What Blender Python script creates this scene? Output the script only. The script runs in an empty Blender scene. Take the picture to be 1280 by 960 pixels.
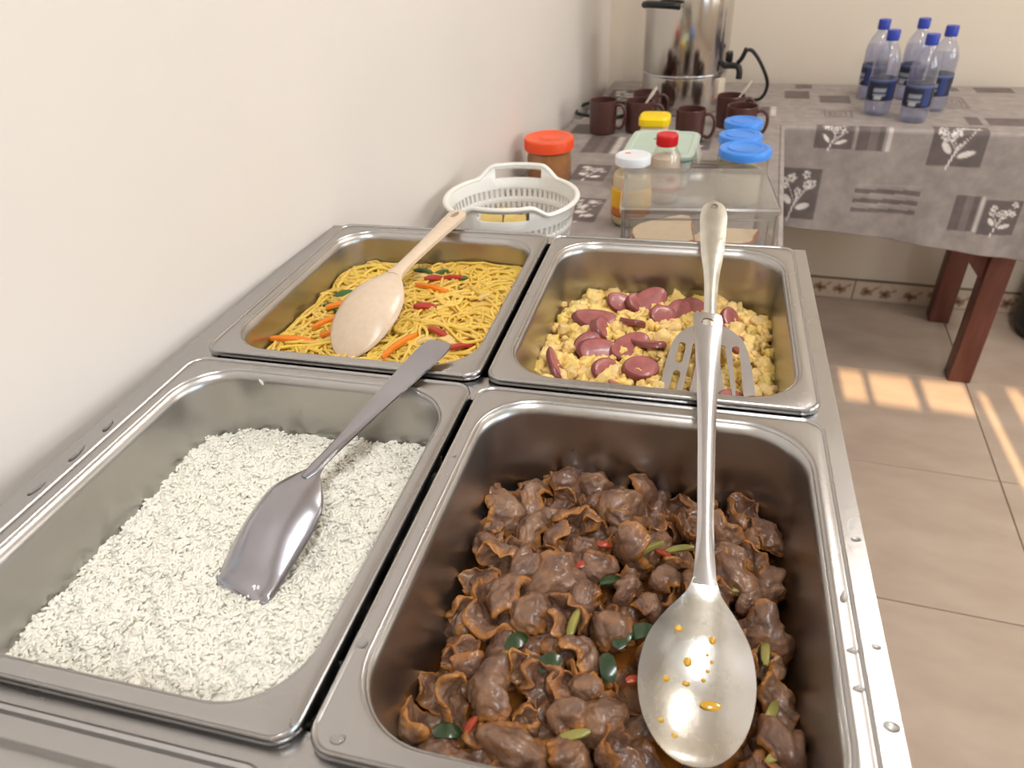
import bpy, bmesh, math, random
import numpy as np
from mathutils import Vector, Matrix, noise as mnoise

random.seed(7)
rng = np.random.default_rng(7)
SC = bpy.context.scene
COL = SC.collection
PI = math.pi

# ------------------------------------------------------------------ camera
cam_d = bpy.data.cameras.new('camera')
cam = bpy.data.objects.new('camera', cam_d)
COL.objects.link(cam)
cam_d.sensor_width = 36.0
cam_d.lens = 36.0 * 890.79 / 1280.0
cam_d.clip_start = 0.02
ROWS = [[0.96881671, 0.24304356, -0.04820789],
        [0.09901544, -0.55810371, -0.82384233],
        [-0.22713458, 0.7933789, -0.56476527]]
cm = Matrix(((ROWS[0][0], -ROWS[1][0], -ROWS[2][0], 0.15843962),
             (ROWS[0][1], -ROWS[1][1], -ROWS[2][1], -0.45851995),
             (ROWS[0][2], -ROWS[1][2], -ROWS[2][2], 0.32938093),
             (0, 0, 0, 1)))
cam.matrix_world = cm
cam_d.dof.use_dof = True
cam_d.dof.focus_distance = 0.62
cam_d.dof.aperture_fstop = 9.5
SC.camera = cam

# ------------------------------------------------------------------ room frame (turned 3.5 degrees against the food warmer)
TH = math.radians(3.5)
OX = -0.31
FLOOR = -0.95
CEIL = 1.75
TOPZ = -0.20
V_BACK, V_REAR, U_RIGHT = 2.153, -2.2, 3.2
def rm(u, v, z=0.0):
    return Vector((OX + u*math.cos(TH) + v*math.sin(TH), -u*math.sin(TH) + v*math.cos(TH), z))
RM = Matrix.Translation((OX, 0, 0)) @ Matrix.Rotation(-TH, 4, 'Z')

# ------------------------------------------------------------------ world, sun, window daylight, exposure
w = bpy.data.worlds.new('sky'); SC.world = w; w.use_nodes = True
nt = w.node_tree
bg = nt.nodes['Background']
sky = nt.nodes.new('ShaderNodeTexSky'); sky.sky_type = 'HOSEK_WILKIE'; sky.turbidity = 4
sky.sun_direction = (0, -0.92, 0.38)
nt.links.new(sky.outputs[0], bg.inputs[0]); bg.inputs[1].default_value = 0.6

SUN_EL = math.radians(22)
sd = bpy.data.lights.new('sun', 'SUN'); sd.energy = 14.0; sd.color = (1.0, 0.68, 0.36); sd.angle = math.radians(0.3)
so = bpy.data.objects.new('sun', sd); COL.objects.link(so)
so.rotation_euler = Vector((0, math.cos(SUN_EL), -math.sin(SUN_EL))).to_track_quat('-Z', 'Y').to_euler()

def area(name, loc, direc, sx, sy, power, col):
    d = bpy.data.lights.new(name, 'AREA'); d.shape = 'RECTANGLE'; d.size = sx; d.size_y = sy; d.energy = power; d.color = col
    o = bpy.data.objects.new(name, d); COL.objects.link(o); o.location = loc
    o.rotation_euler = Vector(direc).to_track_quat('-Z', 'Z').to_euler()
    return o
uu = rm(1, 0) - rm(0, 0); vv = rm(0, 1) - rm(0, 0)
WINS = [(-1.45, -0.25, 0.0, 1.25), (0.35, 1.55, 0.0, 1.25)]     # windows of the right wall: v0, v1, z0, z1
for (v0, v1, z0, z1), wcol in zip(WINS, ((0.76, 0.89, 1.0), (1.0, 0.93, 0.85))):
    area('window_daylight', rm(U_RIGHT + 0.06, (v0+v1)/2, (z0+z1)/2), -uu, v1-v0, z1-z0, 36.0, wcol)
SC.view_settings.view_transform = 'Standard'
SC.view_settings.look = 'None'
SC.view_settings.gamma = 1.0
SC.view_settings.use_curve_mapping = False
SC.view_settings.exposure = 0.08

# ------------------------------------------------------------------ materials
MATS = {}
def mat(name, base=(.8, .8, .8), rough=.5, metal=0.0, var=0.08, scale=12.0, bump=0.0, bscale=60.0, base2=None,
        trans=0.0, ior=1.45, coat=0.0, attr=None, sss=0.0, rvar=0.0, stretch=None, spec=None, detail=4.0):
    if name in MATS: return MATS[name]
    m = bpy.data.materials.new(name); m.use_nodes = True; MATS[name] = m
    n = m.node_tree.nodes; l = m.node_tree.links; b = n['Principled BSDF']
    tc = n.new('ShaderNodeTexCoord'); mp = n.new('ShaderNodeMapping'); l.new(tc.outputs['Object'], mp.inputs[0])
    if stretch: mp.inputs['Scale'].default_value = stretch
    nz = n.new('ShaderNodeTexNoise'); nz.inputs['Scale'].default_value = scale; nz.inputs['Detail'].default_value = detail
    l.new(mp.outputs[0], nz.inputs['Vector'])
    rp = n.new('ShaderNodeValToRGB'); rp.color_ramp.elements[0].position = .3; rp.color_ramp.elements[1].position = .7
    b2 = base2 or tuple(min(1, c*(1+var)) for c in base)
    b1 = base if base2 else tuple(c*(1-var) for c in base)
    rp.color_ramp.elements[0].color = (*b1, 1); rp.color_ramp.elements[1].color = (*b2, 1)
    l.new(nz.outputs[0], rp.inputs[0])
    out = rp.outputs[0]
    if attr:
        at = n.new('ShaderNodeAttribute'); at.attribute_name = attr
        mx = n.new('ShaderNodeMix'); mx.data_type = 'RGBA'; mx.blend_type = 'MULTIPLY'; mx.inputs[0].default_value = 1.0
        l.new(at.outputs['Color'], mx.inputs[6]); l.new(out, mx.inputs[7]); out = mx.outputs[2]
    l.new(out, b.inputs['Base Color'])
    b.inputs['Roughness'].default_value = rough; b.inputs['Metallic'].default_value = metal
    b.inputs['Transmission Weight'].default_value = trans; b.inputs['IOR'].default_value = ior
    b.inputs['Coat Weight'].default_value = coat; b.inputs['Coat Roughness'].default_value = .12
    if spec is not None: b.inputs['Specular IOR Level'].default_value = spec
    if sss:
        b.inputs['Subsurface Weight'].default_value = sss; b.inputs['Subsurface Radius'].default_value = (.004, .003, .002)
        b.inputs['Subsurface Scale'].default_value = 1.0
    if rvar:
        mr = n.new('ShaderNodeMapRange'); mr.inputs[3].default_value = rough-rvar; mr.inputs[4].default_value = rough+rvar
        l.new(nz.outputs[0], mr.inputs[0]); l.new(mr.outputs[0], b.inputs['Roughness'])
    if bump:
        n2 = n.new('ShaderNodeTexNoise'); n2.inputs['Scale'].default_value = bscale; n2.inputs['Detail'].default_value = 3
        l.new(mp.outputs[0], n2.inputs['Vector'])
        bp = n.new('ShaderNodeBump'); bp.inputs['Strength'].default_value = bump; bp.inputs['Distance'].default_value = .002
        l.new(n2.outputs[0], bp.inputs['Height']); l.new(bp.outputs[0], b.inputs['Normal'])
    return m
def clear(name, tint=(1, 1, 1), gloss=.06, rough=.08, haze=0.0):
    if name in MATS: return MATS[name]
    m = bpy.data.materials.new(name); m.use_nodes = True; MATS[name] = m
    n = m.node_tree.nodes; l = m.node_tree.links
    n.remove(n['Principled BSDF'])
    t = n.new('ShaderNodeBsdfTransparent'); g = n.new('ShaderNodeBsdfGlossy'); g.inputs['Roughness'].default_value = rough
    nz = n.new('ShaderNodeTexNoise'); nz.inputs['Scale'].default_value = 25
    rp = n.new('ShaderNodeValToRGB'); rp.color_ramp.elements[0].color = (*[c*.94 for c in tint], 1); rp.color_ramp.elements[1].color = (*tint, 1)
    l.new(nz.outputs[0], rp.inputs[0]); l.new(rp.outputs[0], t.inputs[0])
    lw = n.new('ShaderNodeLayerWeight'); lw.inputs[0].default_value = .5
    ad = n.new('ShaderNodeMath'); ad.operation = 'MULTIPLY_ADD'; ad.inputs[1].default_value = .55; ad.inputs[2].default_value = gloss
    pw = n.new('ShaderNodeMath'); pw.operation = 'POWER'; pw.inputs[1].default_value = 3.0; l.new(lw.outputs['Facing'], pw.inputs[0]); l.new(pw.outputs[0], ad.inputs[0])
    mx = n.new('ShaderNodeMixShader'); l.new(ad.outputs[0], mx.inputs[0]); l.new(t.outputs[0], mx.inputs[1]); l.new(g.outputs[0], mx.inputs[2])
    df = n.new('ShaderNodeBsdfDiffuse'); df.inputs[0].default_value = (tint[0]*.88, tint[1]*.88, tint[2]*.88, 1); m2 = n.new('ShaderNodeMixShader'); m2.inputs[0].default_value = haze
    l.new(mx.outputs[0], m2.inputs[1]); l.new(df.outputs[0], m2.inputs[2])
    l.new(m2.outputs[0], n['Material Output'].inputs[0])
    return m
def hexc(r, g, b):
    f = lambda c: ((c/255+.055)/1.055)**2.4 if c > 10.3 else c/255/12.92
    return (f(r), f(g), f(b))

STEEL = mat('brushed_stainless', (.46, .45, .445), .28, 1.0, .05, 6, .04, 220, rvar=.07, stretch=(1, 1, 1))
STEEL_IN = mat('satin_stainless_basin', (.47, .455, .44), .31, 1.0, .10, 7, .03, 160, rvar=.10)
STEEL_P = mat('polished_steel', (.60, .595, .62), .20, 1.0, .05, 18, .02, 90, rvar=.06)
DKSTEEL = mat('worn_grey_steel', (.40, .39, .425), .24, 1.0, .12, 16, .05, 90, rvar=.07)
WORNAL = mat('worn_pale_steel', (.72, .72, .66), .30, 1.0, .10, 40, .15, 140, rvar=.08)
DARK = mat('dark_plastic', (.012, .012, .013), .4, 0, .2, 20)
NAVYDARK = mat('dark_tank', (.015, .017, .024), .6, 0, .2, 10)

# ------------------------------------------------------------------ mesh helpers
def setp(o, label=None, cat=None, group=None, kind=None):
    if label: o['label'] = label
    if cat: o['category'] = cat
    if group: o['group'] = group
    if kind: o['kind'] = kind
    return o
def thing(name, label, cat, loc=(0, 0, 0), rotz=0.0, group=None):
    o = bpy.data.objects.new(name, None); COL.objects.link(o); o.empty_display_size = .02
    o.location = loc; o.rotation_euler = (0, 0, rotz)
    return setp(o, label, cat, group)
def link(name, me, m=None, parent=None, smooth=True):
    o = bpy.data.objects.new(name, me); COL.objects.link(o)
    if m is not None and not me.materials: me.materials.append(m)
    if smooth and len(me.polygons): me.polygons.foreach_set('use_smooth', [True]*len(me.polygons))
    if parent: o.parent = parent
    return o
def mk(name, verts, faces, m=None, parent=None, smooth=True, sharp=35):
    me = bpy.data.meshes.new(name)
    me.from_pydata([tuple(v) for v in verts], [], faces); me.validate()
    bm = bmesh.new(); bm.from_mesh(me); bmesh.ops.recalc_face_normals(bm, faces=bm.faces); bm.to_mesh(me); bm.free()
    o = link(name, me, m, parent, smooth)
    if smooth and sharp: me.set_sharp_from_angle(angle=math.radians(sharp))
    return o
def npmesh(name, V, F):
    me = bpy.data.meshes.new(name); V = np.asarray(V, np.float32); F = np.asarray(F, np.int32); k = F.shape[1]
    me.vertices.add(len(V)); me.vertices.foreach_set('co', V.ravel())
    me.loops.add(F.size); me.loops.foreach_set('vertex_index', F.ravel())
    me.polygons.add(len(F)); me.polygons.foreach_set('loop_start', np.arange(0, F.size, k, dtype=np.int32))
    me.polygons.foreach_set('loop_total', np.full(len(F), k, np.int32))
    me.update(calc_edges=True); return me
def vcol(me, C, name='tone'):
    a = me.color_attributes.new(name, 'FLOAT_COLOR', 'POINT')
    C = np.asarray(C, np.float32)
    if C.ndim == 1: C = np.stack([C]*3, 1)
    a.data.foreach_set('color', np.c_[C, np.ones(len(C), np.float32)].astype(np.float32).ravel())
def lathe(prof, n=40, cx=0, cy=0, caps=True):
    V = []; F = []
    for r, z in prof:
        for i in range(n):
            a = 2*PI*i/n; V.append((cx+r*math.cos(a), cy+r*math.sin(a), z))
    for k in range(len(prof)-1):
        for i in range(n):
            j = (i+1) % n; F.append((k*n+i, k*n+j, (k+1)*n+j, (k+1)*n+i))
    if caps and prof[0][0] > 2e-4: F.append(tuple(range(n))[::-1])
    if caps and prof[-1][0] > 2e-4: F.append(tuple((len(prof)-1)*n+i for i in range(n)))
    return V, F
def lathe_o(name, prof, m, parent=None, n=40, sharp=40):
    V, F = lathe(prof, n, 0, 0, name not in ('raised_ring', 'band', 'lid', 'cap', 'base', 'cup', 'tank')); return mk(name, V, F, m, parent, True, sharp)
def box_bm(bm, c, s, rot=None, bev=0.0, seg=2):
    M = Matrix.Translation(c) @ (rot.to_4x4() if rot else Matrix()) @ Matrix.Diagonal((*s, 1))
    g = bmesh.ops.create_cube(bm, size=1, matrix=M)
    if bev:
        es = list({e for v in g['verts'] for e in v.link_edges})
        bmesh.ops.bevel(bm, geom=es, offset=bev, segments=seg, affect='EDGES', profile=.5)
def box(name, c, s, m, parent=None, bev=0.0, rot=None, seg=2):
    bm = bmesh.new(); box_bm(bm, c, s, rot, bev, seg)
    me = bpy.data.meshes.new(name); bm.to_mesh(me); bm.free()
    o = link(name, me, m, parent); me.set_sharp_from_angle(angle=math.radians(40)); return o
def tube_vf(pts, rad, n=10, caps=True):
    pts = [Vector(p) for p in pts]; V = []; F = []
    up = Vector((0, 0, 1)); N = None
    for i, p in enumerate(pts):
        t = (pts[min(i+1, len(pts)-1)] - pts[max(i-1, 0)]).normalized()
        if N is None:
            N = t.cross(up) if abs(t.z) < .95 else t.cross(Vector((1, 0, 0)))
        N = (N - t*N.dot(t)).normalized(); B = t.cross(N)
        r = rad[i] if isinstance(rad, (list, tuple)) else rad
        for k in range(n):
            a = 2*PI*k/n; V.append(p + (N*math.cos(a)+B*math.sin(a))*r)
    for i in range(len(pts)-1):
        for k in range(n):
            j = (k+1) % n; F.append((i*n+k, i*n+j, (i+1)*n+j, (i+1)*n+k))
    if caps:
        F.append(tuple(range(n))[::-1]); F.append(tuple((len(pts)-1)*n+k for k in range(n)))
    return V, F
def spline(P, n=8):
    P = [Vector(p) for p in P]; out = []
    for i in range(len(P)-1):
        a, b, c, d = P[max(i-1, 0)], P[i], P[i+1], P[min(i+2, len(P)-1)]
        for k in range(n):
            t = k/n
            out.append(.5*((2*b)+(c-a)*t+(2*a-5*b+4*c-d)*t*t+(3*b-a-3*c+d)*t**3))
    out.append(P[-1]); return out
def tube(name, pts, rad, m, parent=None, n=10, sm=0):
    if sm: pts = spline(pts, sm)
    V, F = tube_vf(pts, rad, n); return mk(name, V, F, m, parent, True, 60)
def rrect(hx, hy, r, n=8):
    out = []
    for (sx, sy, a0) in ((1, 1, 0), (-1, 1, PI/2), (-1, -1, PI), (1, -1, 3*PI/2)):
        for k in range(n+1):
            a = a0 + PI/2*k/n
            out.append((sx*(hx-r)+r*math.cos(a), sy*(hy-r)+r*math.sin(a)))
    return out
def loft(rings, close_first=False, close_last=False):
    V = []; F = []; n = len(rings[0])
    for R_ in rings: V += R_
    for k in range(len(rings)-1):
        for i in range(n):
            j = (i+1) % n; F.append((k*n+i, k*n+j, (k+1)*n+j, (k+1)*n+i))
    if close_first: F.append(tuple(range(n))[::-1])
    if close_last: F.append(tuple((len(rings)-1)*n+i for i in range(n)))
    return V, F
def rr_ring(hx, hy, r, z, n=8, c=(0, 0)):
    return [(x+c[0], y+c[1], z) for x, y in rrect(hx, hy, r, n)]
def poly_extrude(loops, th):
    """flat outline with holes (loops of xy), given thickness"""
    bm = bmesh.new(); edges = []
    for L in loops:
        vs = [bm.verts.new((x, y, 0)) for x, y in L]
        for i in range(len(vs)): edges.append(bm.edges.new((vs[i], vs[(i+1) % len(vs)])))
    bmesh.ops.triangle_fill(bm, use_beauty=True, use_dissolve=False, edges=edges)
    g = bmesh.ops.extrude_face_region(bm, geom=list(bm.faces))
    for e in g['geom']:
        if isinstance(e, bmesh.types.BMVert): e.co.z += th
    bmesh.ops.recalc_face_normals(bm, faces=bm.faces)
    return bm
def bm_obj(name, bm, m, parent=None, sharp=40, smooth=True):
    me = bpy.data.meshes.new(name); bm.to_mesh(me); bm.free()
    o = link(name, me, m, parent, smooth)
    if smooth: me.set_sharp_from_angle(angle=math.radians(sharp))
    return o
def struct(o): o['kind'] = 'structure'; return o

# ------------------------------------------------------------------ the room
WALLP = mat('cream_wall_paint', hexc(223, 215, 208), .42, 0, .025, 2.5, .05, 40)
WALLB = mat('beige_back_wall_paint', hexc(222, 210, 194), .5, 0, .02, 2.0, .05, 40)
CEILP = mat('white_ceiling_paint', hexc(235, 230, 222), .7, 0, .02, 3)
GROUT = mat('tile_joint', hexc(138, 120, 106), .8, 0, .1, 30)
TILE = mat('beige_floor_tile', hexc(176, 156, 140), .26, 0, 0, 5, .03, 60, base2=hexc(190, 171, 155), stretch=(1, 2.2, 1))

def room_box(name, u0, u1, v0, v1, z0, z1, m, parent=None):
    o = box(name, ((u0+u1)/2, (v0+v1)/2, (z0+z1)/2), (u1-u0, v1-v0, z1-z0), m, parent)
    if not parent: o.matrix_world = RM
    return o
fl = struct(room_box('floor', -.1, U_RIGHT+.1, V_REAR-.1, V_BACK+.1, FLOOR-.1, FLOOR-.003, GROUT))
TS = .462; J = .0013
tile_meshes = {}
us = [1.207+TS*k for k in range(-3, 5)]; vs_ = [.746+TS*k for k in range(-7, 4)]
for a in us:
    for b in vs_:
        u0, u1 = max(a, 0), min(a+TS, U_RIGHT); v0, v1 = max(b, V_REAR), min(b+TS, V_BACK)
        if u1-u0 < .01 or v1-v0 < .01: continue
        key = (round(u1-u0, 3), round(v1-v0, 3))
        if key not in tile_meshes:
            bm = bmesh.new(); box_bm(bm, (0, 0, -.004), (key[0]-2*J, key[1]-2*J, .008), None, .0012, 1)
            me = bpy.data.meshes.new('tile'); bm.to_mesh(me); bm.free(); me.materials.append(TILE); tile_meshes[key] = me
        o = bpy.data.objects.new('tile', tile_meshes[key]); COL.objects.link(o); o.parent = fl
        o.location = ((u0+u1)/2, (v0+v1)/2, FLOOR+.0005)
struct(room_box('ceiling', -.1, U_RIGHT+.1, V_REAR-.1, V_BACK+.1, CEIL, CEIL+.1, CEILP))
struct(room_box('wall_left', -.1, 0, V_REAR-.1, V_BACK+.1, FLOOR-.1, CEIL, WALLP))
struct(room_box('wall_back', 0, U_RIGHT, V_BACK, V_BACK+.1, FLOOR-.1, CEIL, WALLB))
def holed_wall(name, axis, pos, thick, a0, a1, z0, z1, holes, m):
    As = sorted({a0, a1, *[h[0] for h in holes], *[h[1] for h in holes]}); Zs = sorted({z0, z1, *[h[2] for h in holes], *[h[3] for h in holes]})
    bm = bmesh.new()
    for i in range(len(As)-1):
        for k in range(len(Zs)-1):
            ca, cz = (As[i]+As[i+1])/2, (Zs[k]+Zs[k+1])/2
            if any(h[0] < ca < h[1] and h[2] < cz < h[3] for h in holes): continue
            if axis == 'u': box_bm(bm, (pos+thick/2, ca, cz), (abs(thick), As[i+1]-As[i], Zs[k+1]-Zs[k]))
            else: box_bm(bm, (ca, pos+thick/2, cz), (As[i+1]-As[i], abs(thick), Zs[k+1]-Zs[k]))
    bmesh.ops.remove_doubles(bm, verts=bm.verts, dist=1e-5)
    seen = {}; kill = []
    for f in bm.faces:
        key = tuple(sorted(v.index for v in f.verts))
        if key in seen: kill += [f, seen[key]]
        seen[key] = f
    if kill: bmesh.ops.delete(bm, geom=list(set(kill)), context='FACES')
    o = bm_obj(name, bm, m, None, 30, False); o.matrix_world = RM
    return struct(o)
holed_wall('wall_right', 'u', U_RIGHT, .12, V_REAR, V_BACK, FLOOR-.1, CEIL, WINS, WALLB)
FRAMEW = mat('white_window_frame', hexc(230, 230, 226), .4, 0, .03, 10)
PANE = clear('window_glass', (.97, .99, 1.0), .03, .02)
for i, (v0, v1, z0, z1) in enumerate(WINS):
    wo = struct(bpy.data.objects.new('window_%d' % (i+1), None)); COL.objects.link(wo); wo.matrix_world = RM
    for nm, c, s in (('window_frame', (U_RIGHT+.03, v0+.02, (z0+z1)/2), (.05, .04, z1-z0)), ('window_frame', (U_RIGHT+.03, v1-.02, (z0+z1)/2), (.05, .04, z1-z0)),
                     ('window_frame', (U_RIGHT+.03, (v0+v1)/2, z0+.02), (.05, v1-v0-.08, .04)), ('window_frame', (U_RIGHT+.03, (v0+v1)/2, z1-.02), (.05, v1-v0-.08, .04)),
                     ('mullion', (U_RIGHT+.03, (v0+v1)/2, (z0+z1)/2), (.04, .04, z1-z0-.08))):
        box(nm, c, s, FRAMEW, wo, .003)
    for k in (0, 1):
        a = v0+.04 if k == 0 else (v0+v1)/2+.02; b = (v0+v1)/2-.02 if k == 0 else v1-.04
        box('pane', (U_RIGHT+.03, (a+b)/2, (z0+z1)/2), (.004, b-a, z1-z0-.08), PANE, wo)
# rear wall (behind the photographer) with an added slotted screen, cut to shape the sun patches
SH = (.75, 1.75, .15, .85)
holed_wall('wall_rear', 'v', V_REAR, -.10, 0, U_RIGHT, FLOOR-.1, CEIL, [SH], WALLB)
def sun_slot(x0, x1, y0, y1):
    t = math.tan(SUN_EL); out = []
    for x, y in ((x0, y0), (x1, y1)):
        yw = (V_REAR - .05 - (x-OX)*math.sin(TH))/math.cos(TH)
        out.append(((x-OX)*math.cos(TH) - yw*math.sin(TH), FLOOR + t*(y-yw)))
    return (out[0][0], out[1][0], out[0][1], out[1][1])
slots = [sun_slot(.640, .704, 1.436, 1.596), sun_slot(.724, .842, 1.428, 1.586), sun_slot(.870, .986, 1.425, 1.575),
         sun_slot(1.016, 1.036, 1.10, 1.535), sun_slot(1.10, 1.135, 1.30, 1.57)]
SUNSCREEN = mat('sun_screen_brown', hexc(150, 120, 95), .5, 0, .08, 20)
sh = holed_wall('window_3', 'v', V_REAR-.048, -.004, SH[0], SH[1], SH[2], SH[3], slots, SUNSCREEN)  # unseen added panel; its slots only shape the sun on the floor

# two added fill lamps, built as ceiling battens out of view
LAMPB = mat('fill_lamp_housing', hexc(235, 235, 232), .4, 0, .02, 10)
def batten(label, u, v, pw_, lc):
    t = thing('ceiling_fill_light', label, 'lamp'); t.matrix_world = RM @ Matrix.Translation((u, v, CEIL))
    box('housing', (0, 0, -.025), (.16, 1.24, .048), LAMPB, t, .006)
    V, F = loft([[(x, y, z) for x, z in ((-.06, -.050), (-.05, -.068), (-.02, -.078), (.02, -.078), (.05, -.068), (.06, -.050))] for y in (-.6, .6)], True, True)
    em = bpy.data.materials.get('fill_lamp_diffuser') or bpy.data.materials.new('fill_lamp_diffuser'); em.use_nodes = True
    pb = em.node_tree.nodes['Principled BSDF']; pb.inputs['Base Color'].default_value = (.9, .9, .88, 1)
    nzl = em.node_tree.nodes.new('ShaderNodeTexNoise'); rl = em.node_tree.nodes.new('ShaderNodeMapRange'); rl.inputs[3].default_value = 2.3; rl.inputs[4].default_value = 2.7
    em.node_tree.links.new(nzl.outputs[0], rl.inputs[0]); em.node_tree.links.new(rl.outputs[0], pb.inputs['Emission Strength']); pb.inputs['Emission Color'].default_value = (1.0, .96, .92, 1)
    mk('diffuser', V, F, em, t)
    a = area('fill_light', rm(u, v, CEIL-.085), (0, 0, -1), .12, 1.2, pw_, lc); a.rotation_euler = (0, 0, -TH)
batten('added ceiling fill lamp above the front of the food warmer', .95, -1.1, 21.0, (.95, .98, 1.0))
batten('added ceiling fill lamp above the tables at the back', 1.25, 1.0, 16.0, (1.0, .95, .90))

# skirting of printed tiles along the back wall
def ell(S, T, cx, cy, a, b, ang=0.0):
    c, s = math.cos(ang), math.sin(ang); x = (S-cx)*c+(T-cy)*s; y = -(S-cx)*s+(T-cy)*c
    return np.clip((1.12-np.sqrt((x/a)**2+(y/b)**2))/.24, 0, 1)
def seg(S, T, x0, y0, x1, y1, wd):
    dx, dy = x1-x0, y1-y0; L = dx*dx+dy*dy+1e-12; t = np.clip(((S-x0)*dx+(T-y0)*dy)/L, 0, 1)
    d = np.hypot(S-x0-t*dx, T-y0-t*dy); return np.clip((wd-d)/(wd*.5), 0, 1)
def blend(C, m, col):
    return C*(1-m[..., None])+np.array(col)*m[..., None]
SKT = mat('printed_skirting_tile', (.98, .98, .98), .3, 0, .03, 20, attr='tone')
bb = struct(room_box('baseboard_back', 0, U_RIGHT, V_BACK-.006, V_BACK, FLOOR, FLOOR+.082, GROUT))
def skirt_tile(seed, wdt, hgt):
    r = np.random.default_rng(seed); nx, nz = int(wdt/.004), int(hgt/.004)
    S, T = np.meshgrid(np.linspace(0, wdt, nx), np.linspace(0, hgt, nz))
    C = np.ones(S.shape+(3,))*np.array(hexc(214, 196, 178))
    for _ in range(5):
        a = r.uniform(0, wdt); C = blend(C, seg(S, T, a, hgt*.2, a+r.uniform(-.05, .05), hgt*.85, .003)*.5, hexc(190, 168, 145))
    for k in range(4):
        cx, cy = wdt*(k+.5)/4+r.uniform(-.012, .012), hgt*r.uniform(.33, .55)
        for q in range(6):
            an = q*PI/3+r.uniform(0, 1)
            C = blend(C, ell(S, T, cx+.013*math.cos(an), cy+.010*math.sin(an), .010, .007, an)*.85, hexc(150, 118, 92))
        C = blend(C, ell(S, T, cx, cy, .009, .008), hexc(112, 80, 60))
        C = blend(C, ell(S, T, cx+.028, cy+.016, .011, .005, .7)*.8, hexc(176, 130, 84))
    C = blend(C, np.clip((T-(hgt-.007))/.002, 0, 1), hexc(128, 104, 84)); C = blend(C, np.clip((.006-T)/.002, 0, 1), hexc(190, 172, 155))
    Vv = np.stack([S, np.zeros_like(S), T], -1).reshape(-1, 3); idx = np.arange(nx*nz).reshape(nz, nx)
    F = np.stack([idx[:-1, :-1], idx[:-1, 1:], idx[1:, 1:], idx[1:, :-1]], -1).reshape(-1, 4)
    me = npmesh('skirting_tile', Vv, F); vcol(me, C.reshape(-1, 3)); me.materials.append(SKT); return me
st = [skirt_tile(s, .296, .082) for s in (1, 2, 3)]
for k in range(10):
    o = bpy.data.objects.new('skirting_tile', st[k % 3]); COL.objects.link(o); o.parent = bb; o.location = (.02+.30*k, V_BACK-.0065, FLOOR)
    md = o.modifiers.new('thickness', 'SOLIDIFY'); md.thickness = .003; md.offset = -1

# ------------------------------------------------------------------ tables and printed cloths
WOOD = mat('mahogany_stain', hexc(92, 50, 40), .38, 0, 0, 9, .05, 60, base2=hexc(112, 64, 52), stretch=(8, 8, 1))
FT = dict(u0=.03, u1=1.225, v0=1.612, v1=2.10)
LT = dict(u0=.008, u1=.562, v0=-1.05, v1=1.605)
def table(name, label, T, legs, gus=False):
    t = thing(name, label, 'table'); t.matrix_world = RM
    zt = TOPZ-.003
    box('table_top', ((T['u0']+T['u1'])/2, (T['v0']+T['v1'])/2, zt-.0125), (T['u1']-T['u0']-.012, T['v1']-T['v0']-.012, .022), WOOD, t, .003)
    for (a, b) in legs:
        box('leg', (a, b, (FLOOR+zt-.024)/2), (.062, .062, zt-.024-FLOOR-.001), WOOD, t, .004)
    (ua, va), (ub, vb) = legs[0], legs[3]
    for b in (va, vb): box('apron', ((ua+ub)/2, b, zt-.065), (abs(ub-ua)-.064, .024, .08), WOOD, t, .002)
    for a in (ua, ub): box('apron', (a, (va+vb)/2, zt-.065), (.024, abs(vb-va)-.064, .08), WOOD, t, .002)
    if gus:
        for (a, b) in legs:
            sgn = 1 if a < (ua+ub)/2 else -1
            bm = bmesh.new(); L = .26; z1 = zt-.106
            pts = [(a+sgn*.0305, z1), (a+sgn*(.0305+L), z1), (a+sgn*.0305, z1-.315)]
            vsx = [[bm.verts.new((x, b+dy, z)) for x, z in pts] for dy in (-.014, .014)]
            bm.faces.new(vsx[0]); bm.faces.new(vsx[1][::-1])
            for i in range(3): bm.faces.new((vsx[0][i], vsx[0][(i+1) % 3], vsx[1][(i+1) % 3], vsx[1][i]))
            bmesh.ops.recalc_face_normals(bm, faces=bm.faces); bm_obj('corner_brace', bm, WOOD, t)
    return t
table('dining_table', 'dark red wooden table along the back wall under a printed cloth', FT,
      [(1.188, 1.689), (1.188, 2.062), (.10, 1.689), (.10, 2.062)], True)
table('buffet_table', 'long wooden table along the left wall carrying the food warmer', LT,
      [(.49, -.95), (.49, 1.52), (.075, -.95), (.075, 1.52)])

CLOTHC = hexc(158, 149, 145); DARKC = hexc(107, 97, 96); STRC = hexc(127, 116, 114); PALEC = hexc(232, 227, 222); PALE2 = hexc(205, 198, 194)
def bouquet(C, S, T, cx, cy, w, h, seed, up=1):
    r = np.random.default_rng(seed)
    def e(x, y, a, b, an, col): 
        nonlocal C
        C = blend(C, ell(S, T, cx+x*w, cy+up*y*h, a*w, b*h, an*up), col)
    nonlocal_C = None
    C = blend(C, seg(S, T, cx-.12*w, cy-up*.55*h, cx+.02*w, cy-up*.05*h, .022*w), PALEC)
    for k in range(5):
        C = blend(C, seg(S, T, cx, cy-up*.2*h, cx+r.uniform(-.34, .34)*w, cy+up*r.uniform(.05, .3)*h, .012*w), PALE2)
    e(.18, -.24, .16, .06, .35, PALEC); e(-.2, -.12, .14, .06, -.9, PALEC)
    for k in range(9):
        x, y = r.uniform(-.34, .34), r.uniform(0, .38)
        for q in range(5):
            an = q*2*PI/5+k
            e(x+.05*math.cos(an), y+.05*math.sin(an), .045, .03, an, PALEC if q % 2 else PALE2)
        e(x, y, .025, .025, 0, DARKC)
    return C
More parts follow.
